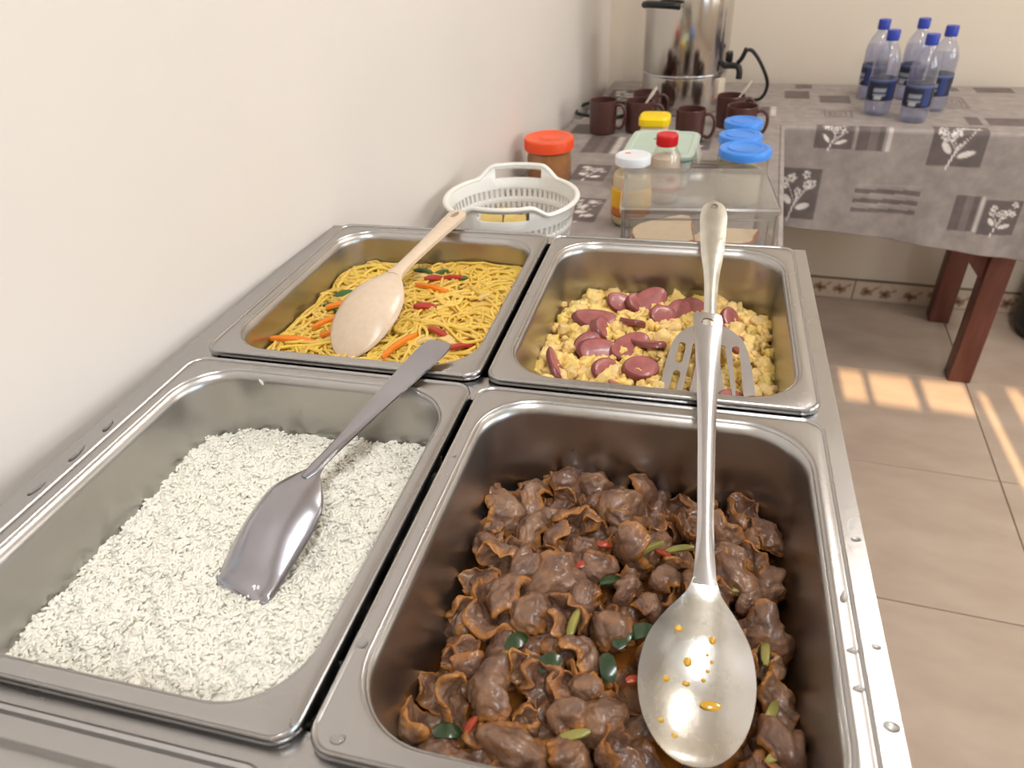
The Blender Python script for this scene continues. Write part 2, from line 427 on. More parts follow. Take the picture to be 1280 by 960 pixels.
def cloth_print(S, T, motifs):
    C = np.ones(S.shape+(3,))*np.array(CLOTHC)
    for i, (k, a0, a1, b0, b1, up) in enumerate(motifs):
        sel = (S > a0-.03) & (S < a1+.03) & (T > b0-.03) & (T < b1+.03)
        if not sel.any(): continue
        ii = np.where(sel.any(1))[0]; jj = np.where(sel.any(0))[0]; sl = (slice(ii[0], ii[-1]+1), slice(jj[0], jj[-1]+1))
        s, t, c = S[sl], T[sl], C[sl]
        inside = (np.clip((s-a0)/.002, 0, 1)*np.clip((a1-s)/.002, 0, 1)*np.clip((t-b0)/.002, 0, 1)*np.clip((b1-t)/.002, 0, 1))
        if k == 'dark': c = blend(c, inside, DARKC)
        elif k == 'flower':
            c = blend(c, inside, DARKC); c = bouquet(c, s, t, (a0+a1)/2, (b0+b1)/2, a1-a0, b1-b0, 10+i, up)
        elif k == 'vbars':
            f = (s-a0)/(a1-a0); c = blend(c, inside*((f < .38) | ((f > .62) & (f < .80))), DARKC); c = blend(c, inside*((f >= .38) & (f <= .62)), STRC); c = blend(c, inside*(f > .86), PALE2)
        elif k == 'hbars':
            f = (t-b0)/(b1-b0); c = blend(c, inside*.9*((f*3.0 % 1.0) < .45), DARKC); c = blend(c, inside*.6*((f*3.0 % 1.0) > .75), hexc(176, 163, 160))
        elif k == 'spiral':
            c = blend(c, inside, STRC); d = np.maximum(abs(s-(a0+a1)/2)/(a1-a0), abs(t-(b0+b1)/2)/(b1-b0)); c = blend(c, inside*((d*7 % 1) < .35), CLOTHC)
        C[sl] = c
    return C
CLOTH = mat('printed_cloth_weave', (.80, .79, .79), .62, 0, 0, 34, .25, 500, base2=(1.10, 1.08, 1.07), attr='tone', detail=6)
def drape(name, label, T, motifs, drops, step, ends):
    """flat top with rounded edges; a front flap and a right flap share one mesh; drops(u) is the front hem depth"""
    r = .010; u0, u1, v0, v1 = T['u0'], T['u1'], T['v0'], T['v1']
    zt = TOPZ
    o = None
    def grid(S, Tt, X, Y, Z, V, F, C):
        base = sum(len(a) for a in V); n, m_ = S.shape
        V.append(np.stack([X, Y, Z], -1).reshape(-1, 3)); C.append(cloth_print(S, Tt, motifs).reshape(-1, 3))
        idx = np.arange(n*m_).reshape(n, m_)+base
        F.append(np.stack([idx[:-1, :-1], idx[:-1, 1:], idx[1:, 1:], idx[1:, :-1]], -1).reshape(-1, 4))
    V, F, C = [], [], []
    fr, rt = ends
    s = np.linspace(u0, u1, int((u1-u0)/step)+2); t = np.linspace(v0, v1, int((v1-v0)/step)+2)
    S, Tt = np.meshgrid(s, t)
    grid(S, Tt, S, Tt, np.full_like(S, zt), V, F, C)
    def bend(L):      # arc length along the flap -> (outward, down)
        q = r*PI/2; a = np.minimum(L, q)/r
        return r*np.sin(a), r*(1-np.cos(a))+np.maximum(L-q, 0)
    if fr:
        k = np.linspace(0, 1, int(.33/step)); S, K = np.meshgrid(s, k); L = K*drops(S)
        o_, d_ = bend(L); wav = .006*np.sin(S*19+1.0)*(L/.3)**1.5+.004*np.sin(S*41)*(L/.3)**2
        grid(S, v0-L, S, v0-o_-wav, zt-d_, V, F, C)
    if rt:
        k = np.linspace(0, 1, int(.33/step)); Tt, K = np.meshgrid(t, k); L = K*.29
        o_, d_ = bend(L); wav = .005*np.sin(Tt*17)*(L/.3)**1.5
        grid(u1+L, Tt, u1+o_+wav, Tt, zt-d_, V, F, C)
    me = npmesh(name, np.concatenate(V), np.concatenate(F)); vcol(me, np.concatenate(C)); me.materials.append(CLOTH)
    o = link(name, me, CLOTH); o.matrix_world = RM
    md = o.modifiers.new('thickness', 'SOLIDIFY'); md.thickness = .0012; md.offset = -1
    return setp(o, label, 'tablecloth')
e0 = FT['v0']
mot = [('flower', .650, .744, e0-.060, e0+.012, 1), ('vbars', .750, .832, e0-.062, e0+.012, 1), ('flower', .922, 1.046, e0-.092, e0+.03, 1),
       ('flower', .575, .685, e0-.252, e0-.112, 1), ('hbars', .772, .930, e0-.224, e0-.145, 1), ('vbars', 1.012, 1.082, e0-.258, e0-.162, 1),
       ('flower', 1.083, 1.168, e0-.264, e0-.170, 1), ('spiral', .98, 1.045, 1.82, 1.975, 1), ('dark', 1.008, 1.042, 1.665, 1.745, 1),
       ('dark', 1.055, 1.17, 1.665, 1.74, 1), ('dark', 1.09, 1.19, 2.02, 2.085, 1), ('dark', 1.0, 1.05, 2.03, 2.08, 1), ('spiral', .665, .75, 1.70, 1.78, 1),
       ('dark', .665, .75, 1.86, 1.95, 1), ('dark', .57, .64, 1.90, 2.0, 1), ('dark', .60, .65, 2.03, 2.09, 1), ('hbars', .80, .9, 1.95, 2.05, 1), ('vbars', .45, .55, 1.7, 1.8, 1),
       ('flower', .05, .15, 1.85, 1.97, 1), ('hbars', .06, .2, 1.66, 1.75, 1)]
drape('tablecloth', 'mauve grey tablecloth with pale flower print hanging from the table by the back wall', FT, mot,
      lambda u: .277+.055*np.clip((u-.6)/.6, 0, 1)**1.4, .0035, (True, True))
mot2 = [('vbars', .095, .185, 1.30, 1.45, 1), ('flower', .115, .195, 1.10, 1.215, 1), ('flower', .165, .225, .865, .995, 1), ('dark', .03, .09, 1.46, 1.56, 1), ('hbars', .36, .50, 1.22, 1.30, 1),
        ('flower', .30, .40, 1.36, 1.48, 1), ('dark', .26, .36, 1.02, 1.13, 1), ('spiral', .44, .54, .95, 1.05, 1), ('flower', .03, .12, .70, .82, 1), ('hbars', .28, .42, .55, .62, 1),
        ('flower', .44, .54, .62, .74, 1), ('dark', .05, .15, .42, .52, 1), ('flower', .57, .67, .1, .22, 1), ('vbars', .58, .66, .6, .72, 1), ('flower', .59, .69, 1.2, 1.32, 1), ('flower', .1, .2, -.95, -.84, 1)]
drape('tablecloth', 'mauve grey tablecloth with pale flower print beneath the food warmer, basket and jars', LT, mot2, lambda u: .28+0*u, .005, (True, True))

# ------------------------------------------------------------------ food warmer and steel pans
PW, PL = .265, .3108          # rim size of one pan (x, y)
XG, XR = PW/2, -.0049-PW/2     # column centres
YF, YB, YN = -PL/2, .0101+.3053/2, -.0105-PL*1.5     # rows: near pair, far pair, nearest pair
BX0, BX1, BY0, BY1 = -.2962, .2785, -.655, .3245
ZF = -.0078
fw = thing('food_warmer', 'stainless steel six-well food warmer standing against the left wall', 'food warmer')
def plate_bars(name, bars, z0, z1, m):
    bm = bmesh.new()
    for x0, x1, y0, y1 in bars: box_bm(bm, ((x0+x1)/2, (y0+y1)/2, (z0+z1)/2), (x1-x0, y1-y0, z1-z0))
    return bm_obj(name, bm, m, fw, 30, False)
bars_o = [(BX0, -.0049-PW+.014, BY0, BY1), (PW-.014, BX1, BY0, BY1), (-.0049-PW+.014, PW-.014, .3153-.012, BY1), (-.0049-PW+.014, PW-.014, BY0, YN-PL/2+.012)]
plate_bars('top_frame', bars_o, ZF-.006, ZF, STEEL)
for y0, y1 in ((-.012, .022), (-.336, -.298)):
    box('cross_rail', ((XR+XG)/2, (y0+y1)/2, ZF-.0038), (2*PW+.0049-.03, y1-y0, .007), STEEL, fw, .001)
zb = TOPZ+.012
box('side_panel', (BX0+.001, (BY0+BY1)/2, (ZF-.006+zb)/2), (.002, BY1-BY0, ZF-.006-zb), STEEL, fw)
box('side_panel', (BX1-.001, (BY0+BY1)/2, (ZF-.006+zb)/2), (.002, BY1-BY0, ZF-.006-zb), STEEL, fw)
box('back_panel', ((BX0+BX1)/2, BY1-.001, (ZF-.006+zb)/2), (BX1-BX0-.004, .002, ZF-.006-zb), STEEL, fw)
box('front_panel', ((BX0+BX1)/2, BY0+.001, (ZF-.006+zb)/2), (BX1-BX0-.004, .002, ZF-.006-zb), STEEL, fw)
box('water_tank', ((BX0+BX1)/2, (BY0+BY1)/2, zb+.003), (BX1-BX0-.006, BY1-BY0-.006, .006), NAVYDARK, fw)
for sx in (BX0+.04, BX1-.075):
    for sy in (BY0+.04, BY1-.04):
        V, F = lathe([(.012, TOPZ+.0005), (.015, TOPZ+.004), (.015, zb)], 16, sx, sy); mk('foot', V, F, DARK, fw)

PAN_RINGS = {}
def pan(label, cx, cy, ly=PL, depth=.10, group='steel pans in the food warmer', tilt=0.0):
    t = thing('steel_pan', label, 'food pan', (cx, cy, 0), 0, group)
    hx, hy = PW/2, ly/2; Z = 0.0; N = 10
    # rim: outer bead, flat land, inner lip
    rx, ry = hx-.0118, hy-.0118
    R_ = [rr_ring(hx-.0015, hy-.0015, .0135, -.0072, N), rr_ring(hx-.0002, hy-.0002, .0143, -.0060, N), rr_ring(hx, hy, .0145, -.0030, N), rr_ring(hx-.0006, hy-.0006, .014, -.0008, N), rr_ring(hx-.0015, hy-.0015, .0135, .0000, N),
          rr_ring(hx-.0024, hy-.0024, .013, -.0006, N), rr_ring(hx-.0031, hy-.0031, .0125, -.0016, N), rr_ring(hx-.0036, hy-.0036, .0125, -.0016, N), rr_ring(hx-.0043, hy-.0043, .0130, -.0013, N), rr_ring(rx+.0024, ry+.0024, .047, -.0013, N), rr_ring(rx+.0012, ry+.0012, .047, -.0013, N), rr_ring(rx, ry, .046, -.0018, N), rr_ring(rx-.0009, ry-.0009, .0455, -.0035, N)]
    V, F = loft(R_); mk('rim', V, F, STEEL, t, True, 50)
    S_ = [rr_ring(rx-.0009, ry-.0009, .0455, -.0035, N)]
    for k in range(1, 9):
        f = k/8; S_.append(rr_ring(rx-.0009-.008*f, ry-.0009-.008*f, .0455-.005*f, -.0035-(depth-.0165)*f, N))
    bx, by = rx-.0089, ry-.0089; rb = .013
    for k in range(1, 6):
        a = PI/2*k/5; S_.append(rr_ring(bx-rb*(1-math.cos(a)), by-rb*(1-math.cos(a)), .0405-rb*(1-math.cos(a))*.6, -depth+rb*(1-math.sin(a))-.0, N))
    S_.append(rr_ring(bx-.06, by-.06, .02, -depth, N))
    V, F = loft(S_, False, True); o = mk('basin', V, F, STEEL_IN, t, True, 50)
    md = o.modifiers.new('thickness', 'SOLIDIFY'); md.thickness = .0009; md.offset = -1
    return t
pan('steel pan holding white rice, its corner over the left front of the warmer', XR, YF)
pan('steel pan holding brown braised gizzards, nearest on the right', XG, YF)
pan('steel pan holding yellow noodles in the far left well', XR, YB, .3053)
pan('steel pan holding scrambled egg and sausage in the far right well', XG, YB, .3053)
def pan_lid(label, cx, cy):
    t = thing('pan_lid', label, 'pan lid', (cx, cy, 0), 0, 'flat steel lids at the near end of the warmer')
    hx, hy = PW/2, PL/2; N = 8
    R_ = [rr_ring(hx-.003, hy-.003, .014, -.0072, N), rr_ring(hx, hy, .015, -.0050, N), rr_ring(hx-.001, hy-.001, .0145, .0000, N), rr_ring(hx-.0025, hy-.0025, .013, .0010, N), rr_ring(hx-.0045, hy-.0045, .012, .0002, N), rr_ring(hx-.0055, hy-.0055, .012, -.0030, N), rr_ring(hx-.0065, hy-.0065, .012, -.0032, N),
          rr_ring(hx-.0150, hy-.0150, .02, -.0032, N), rr_ring(hx-.0165, hy-.0165, .02, -.0028, N), rr_ring(hx-.022, hy-.022, .02, .0050, N), rr_ring(hx-.027, hy-.027, .02, .0080, N), rr_ring(hx-.032, hy-.032, .02, .0086, N), rr_ring(hx-.06, hy-.06, .02, .0087, N)]
    V, F = loft(R_, True, True); mk('cover_plate', V, F, STEEL, t, True, 50)
    tube('handle', [(-.045, 0, .005), (-.045, 0, .025), (-.035, 0, .033), (.035, 0, .033), (.045, 0, .025), (.045, 0, .005)], .004, STEEL_P, t, 10, 4)
pan_lid('plain steel lid over the near left well, below the rice pan', XR, YN)
pan_lid('plain steel lid over the near right well, below the gizzard pan', XG, YN)

# ------------------------------------------------------------------ food: heaps
def fbm(x, y, s, z=0.0): return mnoise.noise(Vector((x*s, y*s, z)))+.5*mnoise.noise(Vector((x*s*2.1+7, y*s*2.1, z)))
def inside(x, y, hx, hy, r):
    ax, ay = abs(x)-(hx-r), abs(y)-(hy-r)
    return (math.hypot(max(ax, 0), max(ay, 0))+min(max(ax, ay), 0)) < r
def heap_sheet(hfun, hx, hy, r, floor=-.0985, nr=29, nc=8):
    """a solid heap: height sheet over a rounded rectangle with a skirt to the pan floor"""
    ring = rrect(hx, hy, r, nc); rings = []
    if nc > 8:      # even out the outline
        P_ = np.array(ring+ring[:1]); d_ = np.r_[0, np.cumsum(np.hypot(*np.diff(P_, axis=0).T))]; q_ = np.linspace(0, d_[-1], 260)[:-1]
        ring = list(zip(np.interp(q_, d_, P_[:, 0]), np.interp(q_, d_, P_[:, 1])))
    for k in range(1, nr+1):
        f = k/nr; rings.append([(x*f, y*f, hfun(x*f, y*f)) for x, y in ring])
    V = [(0, 0, hfun(0, 0))]; n = len(ring); F = []
    for R_ in rings: V += R_
    for i in range(n): F.append((0, 1+i, 1+(i+1) % n))
    for k in range(len(rings)-1):
        for i in range(n):
            j = (i+1) % n; F.append((1+k*n+i, 1+(k+1)*n+i, 1+(k+1)*n+j, 1+k*n+j))
    b = len(V); V += [(x*.90, y*.90, floor) for x, y in ring]; k = len(rings)-1
    for i in range(n):
        j = (i+1) % n; F.append((1+k*n+i, b+i, b+j, 1+k*n+j))
    F.append(tuple(b+i for i in range(n)))
    T = []
    for f in F:
        for q in range(1, len(f)-1): T.append((f[0], f[q], f[q+1]))
    return np.array(V), np.array(T)
def rand_rot(n, tilt=None):
    q = rng.normal(size=(n, 4)); q /= np.linalg.norm(q, axis=1)[:, None]
    a, b, c, d = q.T
    return np.stack([np.stack([1-2*(c*c+d*d), 2*(b*c-a*d), 2*(b*d+a*c)], -1), np.stack([2*(b*c+a*d), 1-2*(b*b+d*d), 2*(c*d-a*b)], -1), np.stack([2*(b*d-a*c), 2*(c*d+a*b), 1-2*(b*b+c*c)], -1)], 1)
def rot_zt(az, tilt, roll):
    ca, sa, ct, st_, cr, sr = np.cos(az), np.sin(az), np.cos(tilt), np.sin(tilt), np.cos(roll), np.sin(roll); z, o = np.zeros_like(az), np.ones_like(az)
    Rz = np.stack([np.stack([ca, -sa, z], -1), np.stack([sa, ca, z], -1), np.stack([z, z, o], -1)], 1)
    Ry = np.stack([np.stack([ct, z, st_], -1), np.stack([z, o, z], -1), np.stack([-st_, z, ct], -1)], 1)
    Rx = np.stack([np.stack([o, z, z], -1), np.stack([z, cr, -sr], -1), np.stack([z, sr, cr], -1)], 1)
    return Rz@Ry@Rx
def merge(items):
    V, F, C, b = [], [], [], 0
    for v, f, c in items: V.append(v); F.append(f+b); C.append(c); b += len(v)
    return np.concatenate(V), np.concatenate(F), np.concatenate(C)
def scatter(bv, bf, R_, s, pos, col):
    n = len(pos); P_ = np.einsum('nij,nvj->nvi', R_, bv[None]*s[:, None, :])+pos[:, None, :]
    F = (bf[None]+(np.arange(n)*len(bv))[:, None, None]).reshape(-1, bf.shape[1])
    return P_.reshape(-1, 3), F, np.repeat(col, len(bv), axis=0)
def capsule(rings=((-.92, .45), (-.45, .95), (.45, .95), (.92, .45)), n=5):
    V = [(-1.08, 0, 0)]; F = []
    for x, r in rings:
        for k in range(n): V.append((x, r*math.cos(2*PI*k/n), r*math.sin(2*PI*k/n)))
    V.append((1.08, 0, 0)); m_ = len(rings)
    for k in range(n):
        j = (k+1) % n; F.append((0, 1+j, 1+k)); F.append((len(V)-1, 1+(m_-1)*n+k, 1+(m_-1)*n+j))
        for q in range(m_-1):
            a, b, c, d = 1+q*n+k, 1+q*n+j, 1+(q+1)*n+j, 1+(q+1)*n+k; F += [(a, b, c), (a, c, d)]
    return np.array(V), np.array(F)
def ico(sub):
    bm = bmesh.new(); bmesh.ops.create_icosphere(bm, subdivisions=sub, radius=1); bm.verts.ensure_lookup_table()
    V = np.array([v.co[:] for v in bm.verts]); F = np.array([[v.index for v in f.verts] for f in bm.faces]); bm.free(); return V, F

# ---- rice
HX, HY = PW/2-.0118-.0055, PL/2-.0118-.0055
def h_low(x, y): return -.0655+.014*math.exp(-((x-.0)**2+(y-.01)**2)/.008)+.006*fbm(x, y, 32)+.010*max(0, x)/.12
def h_rice(x, y): return h_low(x, y)+.0042*fbm(x, y, 105, 3)
gv, gf = capsule()
N = 22000; ps = []
while len(ps) < N:
    x, y = random.uniform(-HX, HX), random.uniform(-HY, HY)
    if inside(x, y, HX, HY, .04): ps.append((x, y, h_rice(x, y)+random.uniform(-.0012, .0013)+.0010*fbm(x, y, 300, 5)))
ps = np.array(ps); ps[:, 2] += np.where(rng.random(N) < .06, .0018, 0)
Rr = rot_zt(rng.uniform(0, 2*PI, N), rng.normal(0, .33, N), rng.uniform(0, PI, N))
sz = np.stack([rng.uniform(.0021, .0033, N), rng.uniform(.0011, .0015, N), rng.uniform(.0011, .0015, N)], 1)
tone = rng.uniform(.95, 1.02, N)
grains = scatter(gv, gf, Rr, sz, ps, np.stack([tone, tone*.995, tone*.975], 1))
bv, bf = heap_sheet(lambda x, y: h_rice(x, y)-.0010, HX, HY, .04, nr=70, nc=9)
Vv, Ff, Cc = merge([(bv, bf, np.ones((len(bv), 3))*.97), grains])
me = npmesh('cooked_rice', Vv, Ff); vcol(me, Cc)
RICE = mat('cooked_rice', hexc(250, 247, 238), .45, 0, .005, 40, attr='tone')
o = link('cooked_rice', me, RICE); o.location = (XR, YF, 0)
setp(o, 'heap of white boiled rice in the near left steel pan', 'rice', None, 'stuff')
me = npmesh('rice_grain', gv*np.array([.0045, .0017, .0014]), gf); vcol(me, np.ones((len(gv), 3)))
for loc, ang in (((-.1968, -.0146, -.0125), 1.2),):
    o = link('rice_grain', me, RICE); o.location = loc; o.rotation_euler = (0, ang, PI/2-.3)
    setp(o, 'single white rice grain stuck high on the far wall of the rice pan', 'rice grain')

# ---- noodles
HYN = .3053/2-.0173
def h_nood(x, y): return -.046+.012*math.exp(-((x-.02)**2+(y+.0)**2)/.009)+.003*fbm(x, y, 35, 9)+.008*max(0, x)/.12
def strand(n=46, step=.0042, r=.0018, sides=6):
    for _ in range(60):
        x, y = random.uniform(-HX, HX)*.97, random.uniform(-HYN, HYN)*.97
        if inside(x, y, HX, HYN, .04): break
    a = random.uniform(0, 2*PI); k = random.gauss(0, 25); lift = random.uniform(-.003, .006); P_ = []
    ph, am = random.uniform(0, 6.28), random.uniform(.0, .0028)
    for i in range(n):
        P_.append((x, y, h_nood(x, y)+lift+am*math.sin(i*.35+ph)+(.0015 if random.random() < .02 else 0)))
        k += random.gauss(0, 14); k = max(-130, min(130, k*.97)); a += k*step
        nx, ny = x+step*math.cos(a), y+step*math.sin(a)
        if not inside(nx, ny, HX-.002, HYN-.002, .04):
            a += .9; nx, ny = x+step*.3*math.cos(a), y+step*.3*math.sin(a)
            if not inside(nx, ny, HX-.002, HYN-.002, .04): a += 1.2; nx, ny = x, y
            if (nx, ny) == (x, y): continue
        x, y = nx, ny
    P_ = [p for i, p in enumerate(P_) if i == 0 or (Vector(p)-Vector(P_[i-1])).length > 1e-4]
    P_ = np.array(P_)
    if len(P_) < 8: return None
    P_[2:-2] = (P_[:-4]+P_[1:-3]+P_[2:-2]+P_[3:-1]+P_[4:])/5
    T = np.gradient(P_, axis=0); T /= np.linalg.norm(T, axis=1)[:, None]+1e-9
    A = np.cross(T, [0, 0, 1]); A /= np.linalg.norm(A, axis=1)[:, None]+1e-9; B = np.cross(A, T)
    an = np.arange(sides)*2*PI/sides
    V = (P_[:, None]+r*(A[:, None]*np.cos(an)[None, :, None]+B[:, None]*np.sin(an)[None, :, None])).reshape(-1, 3)
    m_ = len(P_); i, k2 = np.meshgrid(np.arange(m_-1), np.arange(sides), indexing='ij'); j = (k2+1) % sides
    F = np.stack([i*sides+k2, i*sides+j, (i+1)*sides+j, (i+1)*sides+k2], -1).reshape(-1, 4)
    F = np.concatenate([F[:, [0, 1, 2]], F[:, [0, 2, 3]]])
    t = random.uniform(.82, 1.05); c = np.array([t, t*random.uniform(.93, 1.02), t*random.uniform(.75, 1.15)])
    return V, F, np.tile(c, (len(V), 1))
items = []
bv, bf = heap_sheet(lambda x, y: h_nood(x, y)-.004, HX, HYN, .04)
items.append((bv, bf, np.ones((len(bv), 3))*np.array([.55, .5, .4])))
for _ in range(430):
    s_ = strand(random.randint(30, 60))
    if s_: items.append(s_)
Vv, Ff, Cc = merge(items)
me = npmesh('fried_noodles', Vv, Ff); vcol(me, Cc)
NOOD = mat('yellow_noodle', hexc(238, 202, 96), .32, 0, .05, 60, attr='tone', coat=.15)
o = link('fried_noodles', me, NOOD); o.location = (XR, YB, 0)
setp(o, 'tangle of yellow fried noodles in the far left steel pan', 'noodles', None, 'stuff')
CARROT = mat('carrot', hexc(236, 130, 28), .35, 0, .08, 60, coat=.2); GREENP = mat('green_pepper', hexc(62, 98, 42), .35, 0, .15, 50, coat=.2); REDP = mat('red_pepper', hexc(176, 52, 40), .35, 0, .12, 50, coat=.2)
PALEV = mat('pale_onion', hexc(226, 196, 128), .4, 0, .08, 50, coat=.2)
def strip_mesh(name, L, wd, th, curl, m):
    """a curved cut strip of vegetable with tapered rounded ends"""
    n = 10; V = []; F = []
    for i in range(n+1):
        f = i/n*2-1; wdt = wd*(1-.55*abs(f)**3); a = f*curl; R_ = L/2/max(curl, .05)
        x, z = R_*math.sin(a), R_*(math.cos(a)-1)
        for (dy, dz) in ((-1, -.5), (-1, .35), (-.6, .6), (.6, .6), (1, .35), (1, -.5)): V.append((x+th*dz*math.sin(a), dy*wdt/2, z+th*dz*math.cos(a)))
    for i in range(n):
        for k in range(6):
            j = (k+1) % 6; F.append((i*6+k, i*6+j, (i+1)*6+j, (i+1)*6+k))
    F.append(tuple(range(6))[::-1]); F.append(tuple(n*6+k for k in range(6)))
    me = bpy.data.meshes.new(name); me.from_pydata(V, [], F); me.materials.append(m)
    me.polygons.foreach_set('use_smooth', [True]*len(me.polygons)); me.set_sharp_from_angle(angle=math.radians(50)); return me
m_car = strip_mesh('carrot_strip', .048, .0065, .004, .25, CARROT); m_gr = strip_mesh('green_pepper_strip', .036, .011, .003, .7, GREENP)
m_red = strip_mesh('red_pepper_strip', .026, .009, .003, .4, REDP); m_on = strip_mesh('onion_strip', .022, .010, .003, .8, PALEV)
def bit(me, name, label, cat, grp, x, y, z, rz, tx=0.0, ty=0.0):
    o = bpy.data.objects.new(name, me); COL.objects.link(o); o.location = (x, y, z); o.rotation_euler = (tx, ty, rz); setp(o, label, cat, grp); return o
def nz_(x, y): return h_nood(x-XR, y-YB)
for x, y, rz in ((-.183, .110, .15), (-.205, .135, .85), (-.112, .092, 1.15), (-.120, .214, -.3), (-.205, .172, .6), (-.232, .094, .2)):
    bit(m_car, 'carrot_strip', 'orange carrot strip lying among the yellow noodles', 'carrot', 'carrot strips in the noodles', x, y, nz_(x, y)+.0085, rz, random.uniform(-.2, .2), random.uniform(-.15, .15))
for x, y, rz in ((-.222, .196, .3), (-.226, .170, -.4), (-.130, .268, .9), (-.098, .252, .2), (-.152, .272, -.2)):
    bit(m_gr, 'green_pepper_strip', 'dark green pepper strip lying among the yellow noodles', 'pepper', 'green pepper strips in the noodles', x, y, nz_(x, y)+.007, rz, random.uniform(-.4, .4), random.uniform(-.2, .2))
for x, y, rz in ((-.128, .242, -.1), (-.110, .165, .3), (-.080, .118, -.5), (-.108, .248, .2), (-.050, .100, .7)):
    bit(m_red, 'red_pepper_strip', 'red pepper strip lying among the yellow noodles', 'pepper', 'red pepper strips in the noodles', x, y, nz_(x, y)+.008, rz, random.uniform(-.3, .3), random.uniform(-.2, .2))
for x, y, rz in ((-.090, .102, .5), (-.070, .110, -.4), (-.055, .205, .9), (-.150, .255, .3)):
    bit(m_on, 'onion_strip', 'pale onion strip lying among the yellow noodles', 'onion', 'onion strips in the noodles', x, y, nz_(x, y)+.008, rz, random.uniform(-.3, .3), random.uniform(-.2, .2))

# ---- scrambled egg and sausage
def h_egg(x, y): return -.066+.012*math.exp(-((x+.0)**2+(y-.0)**2)/.010)+.005*fbm(x, y, 30, 4)
iv, if_ = ico(3)
def lump(seed):
    V = iv.copy()
    for i, p in enumerate(iv):
        q = Vector(p)
        d = 1+.38*mnoise.noise(q*1.6+Vector((seed*3.1, 0, 0)))+.26*mnoise.noise(q*3.7+Vector((0, seed*2.3, 0)))+.20*mnoise.noise(q*8.0+Vector((0, 0, seed)))
        V[i] = p*d
    return V
EGGN = 1350; items = []
bv, bf = heap_sheet(lambda x, y: h_egg(x, y)-.006, HX, HYN, .04); items.append((bv, bf, np.ones((len(bv), 3))*np.array([.8, .72, .6])))
for s_ in range(9):
    n = EGGN//9; pos = []
    while len(pos) < n:
        x, y = random.uniform(-HX, HX)*.98, random.uniform(-HYN, HYN)*.98
        if inside(x, y, HX-.003, HYN-.003, .04): pos.append((x, y, h_egg(x, y)+random.uniform(-.004, .003)))
    sc = rng.gamma(5, .00095, n).clip(.0024, .0100)[:, None]*rng.uniform(.75, 1.25, (n, 3)); t = rng.uniform(.88, 1.04, n)
    items.append(scatter(lump(s_+1), if_, rand_rot(n), sc, np.array(pos), np.stack([t, t*rng.uniform(.93, 1.02, n), t*rng.uniform(.75, 1.2, n)], 1)))
Vv, Ff, Cc = merge(items); me = npmesh('scrambled_egg', Vv, Ff); vcol(me, Cc)
EGG = mat('scrambled_egg', hexc(244, 212, 132), .42, 0, .10, 120, .6, 260, attr='tone')
o = link('scrambled_egg', me, EGG); o.location = (XG, YB, 0); setp(o, 'crumbly pale yellow scrambled egg in the far right steel pan', 'scrambled egg', None, 'stuff')
SAUS = mat('sausage_cut_face', hexc(160, 90, 88), .36, 0, .20, 130, .08, 200, coat=.25); SKIN = mat('sausage_skin', hexc(122, 58, 54), .33, 0, .12, 40, coat=.3)
def slice_mesh(seed, a, b, th, lean):
    V = []; F = []; n = 28; r_ = random.Random(seed); ph = r_.uniform(0, 6)
    prof = [(.0, th/2+.0004), (.55, th/2+.0005), (.93, th/2), (1.0, th/2-.0010), (1.015, 0), (1.0, -th/2+.001), (.93, -th/2), (0, -th/2)]
    for k, (f, z) in enumerate(prof):
        for i in range(n):
            an = 2*PI*i/n; rr = f*(1+.035*math.sin(2*an+ph)+.02*math.sin(3*an))
            x, y = a*rr*math.cos(an), b*rr*math.sin(an); V.append((x+lean*z, y, z+.0012*math.sin(an*2+ph)*f*f+.018*(x*x)/a*.25))
    for k in range(len(prof)-1):
        for i in range(n):
            j = (i+1) % n; F.append((k*n+i, k*n+j, (k+1)*n+j, (k+1)*n+i))
    bm = bmesh.new(); me = bpy.data.meshes.new('sausage_slice'); me.from_pydata(V, [], F); me.materials.append(SAUS); me.materials.append(SKIN)
    me.polygons.foreach_set('material_index', [1 if 2 <= p//n <= 4 else 0 for p in range(len(F))])
    bm.from_mesh(me); bmesh.ops.remove_doubles(bm, verts=bm.verts, dist=1e-6); bmesh.ops.recalc_face_normals(bm, faces=bm.faces); bm.to_mesh(me); bm.free()
    me.polygons.foreach_set('use_smooth', [True]*len(me.polygons)); me.set_sharp_from_angle(angle=math.radians(50)); return me
sl = [slice_mesh(i, *q) for i, q in enumerate(((.0180, .0155, .007, .3), (.0205, .0150, .006, .6), (.0165, .0145, .009, .2), (.0225, .0155, .006, .8), (.0150, .0135, .006, .1)))]
SL = [(.043, .080, 0, .25, -.15, .4), (.040, .120, 1, .9, -.5, 2.2), (.062, .215, 3, .15, .1, .1), (.074, .190, 2, .9, .5, 1.2), (.076, .150, 1, .75, .2, .1), (.084, .262, 4, .5, .3, .3), (.103, .262, 4, .7, .1, 1.2), (.116, .268, 1, .65, -.2, .5),
      (.104, .212, 4, .55, .3, 2.4), (.106, .158, 1, .45, -.2, .5), (.124, .164, 1, .4, .3, 2.5), (.121, .122, 0, .12, .1, .2), (.114, .082, 1, .45, -.2, 2.7), (.112, .055, 1, .5, .1, 2.7), (.134, .232, 4, .7, .2, .4), (.150, .246, 4, .6, -.3, .9),
      (.186, .212, 4, .5, .3, .4), (.212, .186, 4, .35, .4, .3), (.205, .240, 4, .6, -.4, 1.7), (.228, .080, 1, .9, .7, 1.1), (.205, .088, 4, .6, .3, .6), (.088, .112, 4, .8, .1, 1.0), (.064, .160, 4, .9, -.4, .6), (.165, .262, 4, .6, .3, .6)]
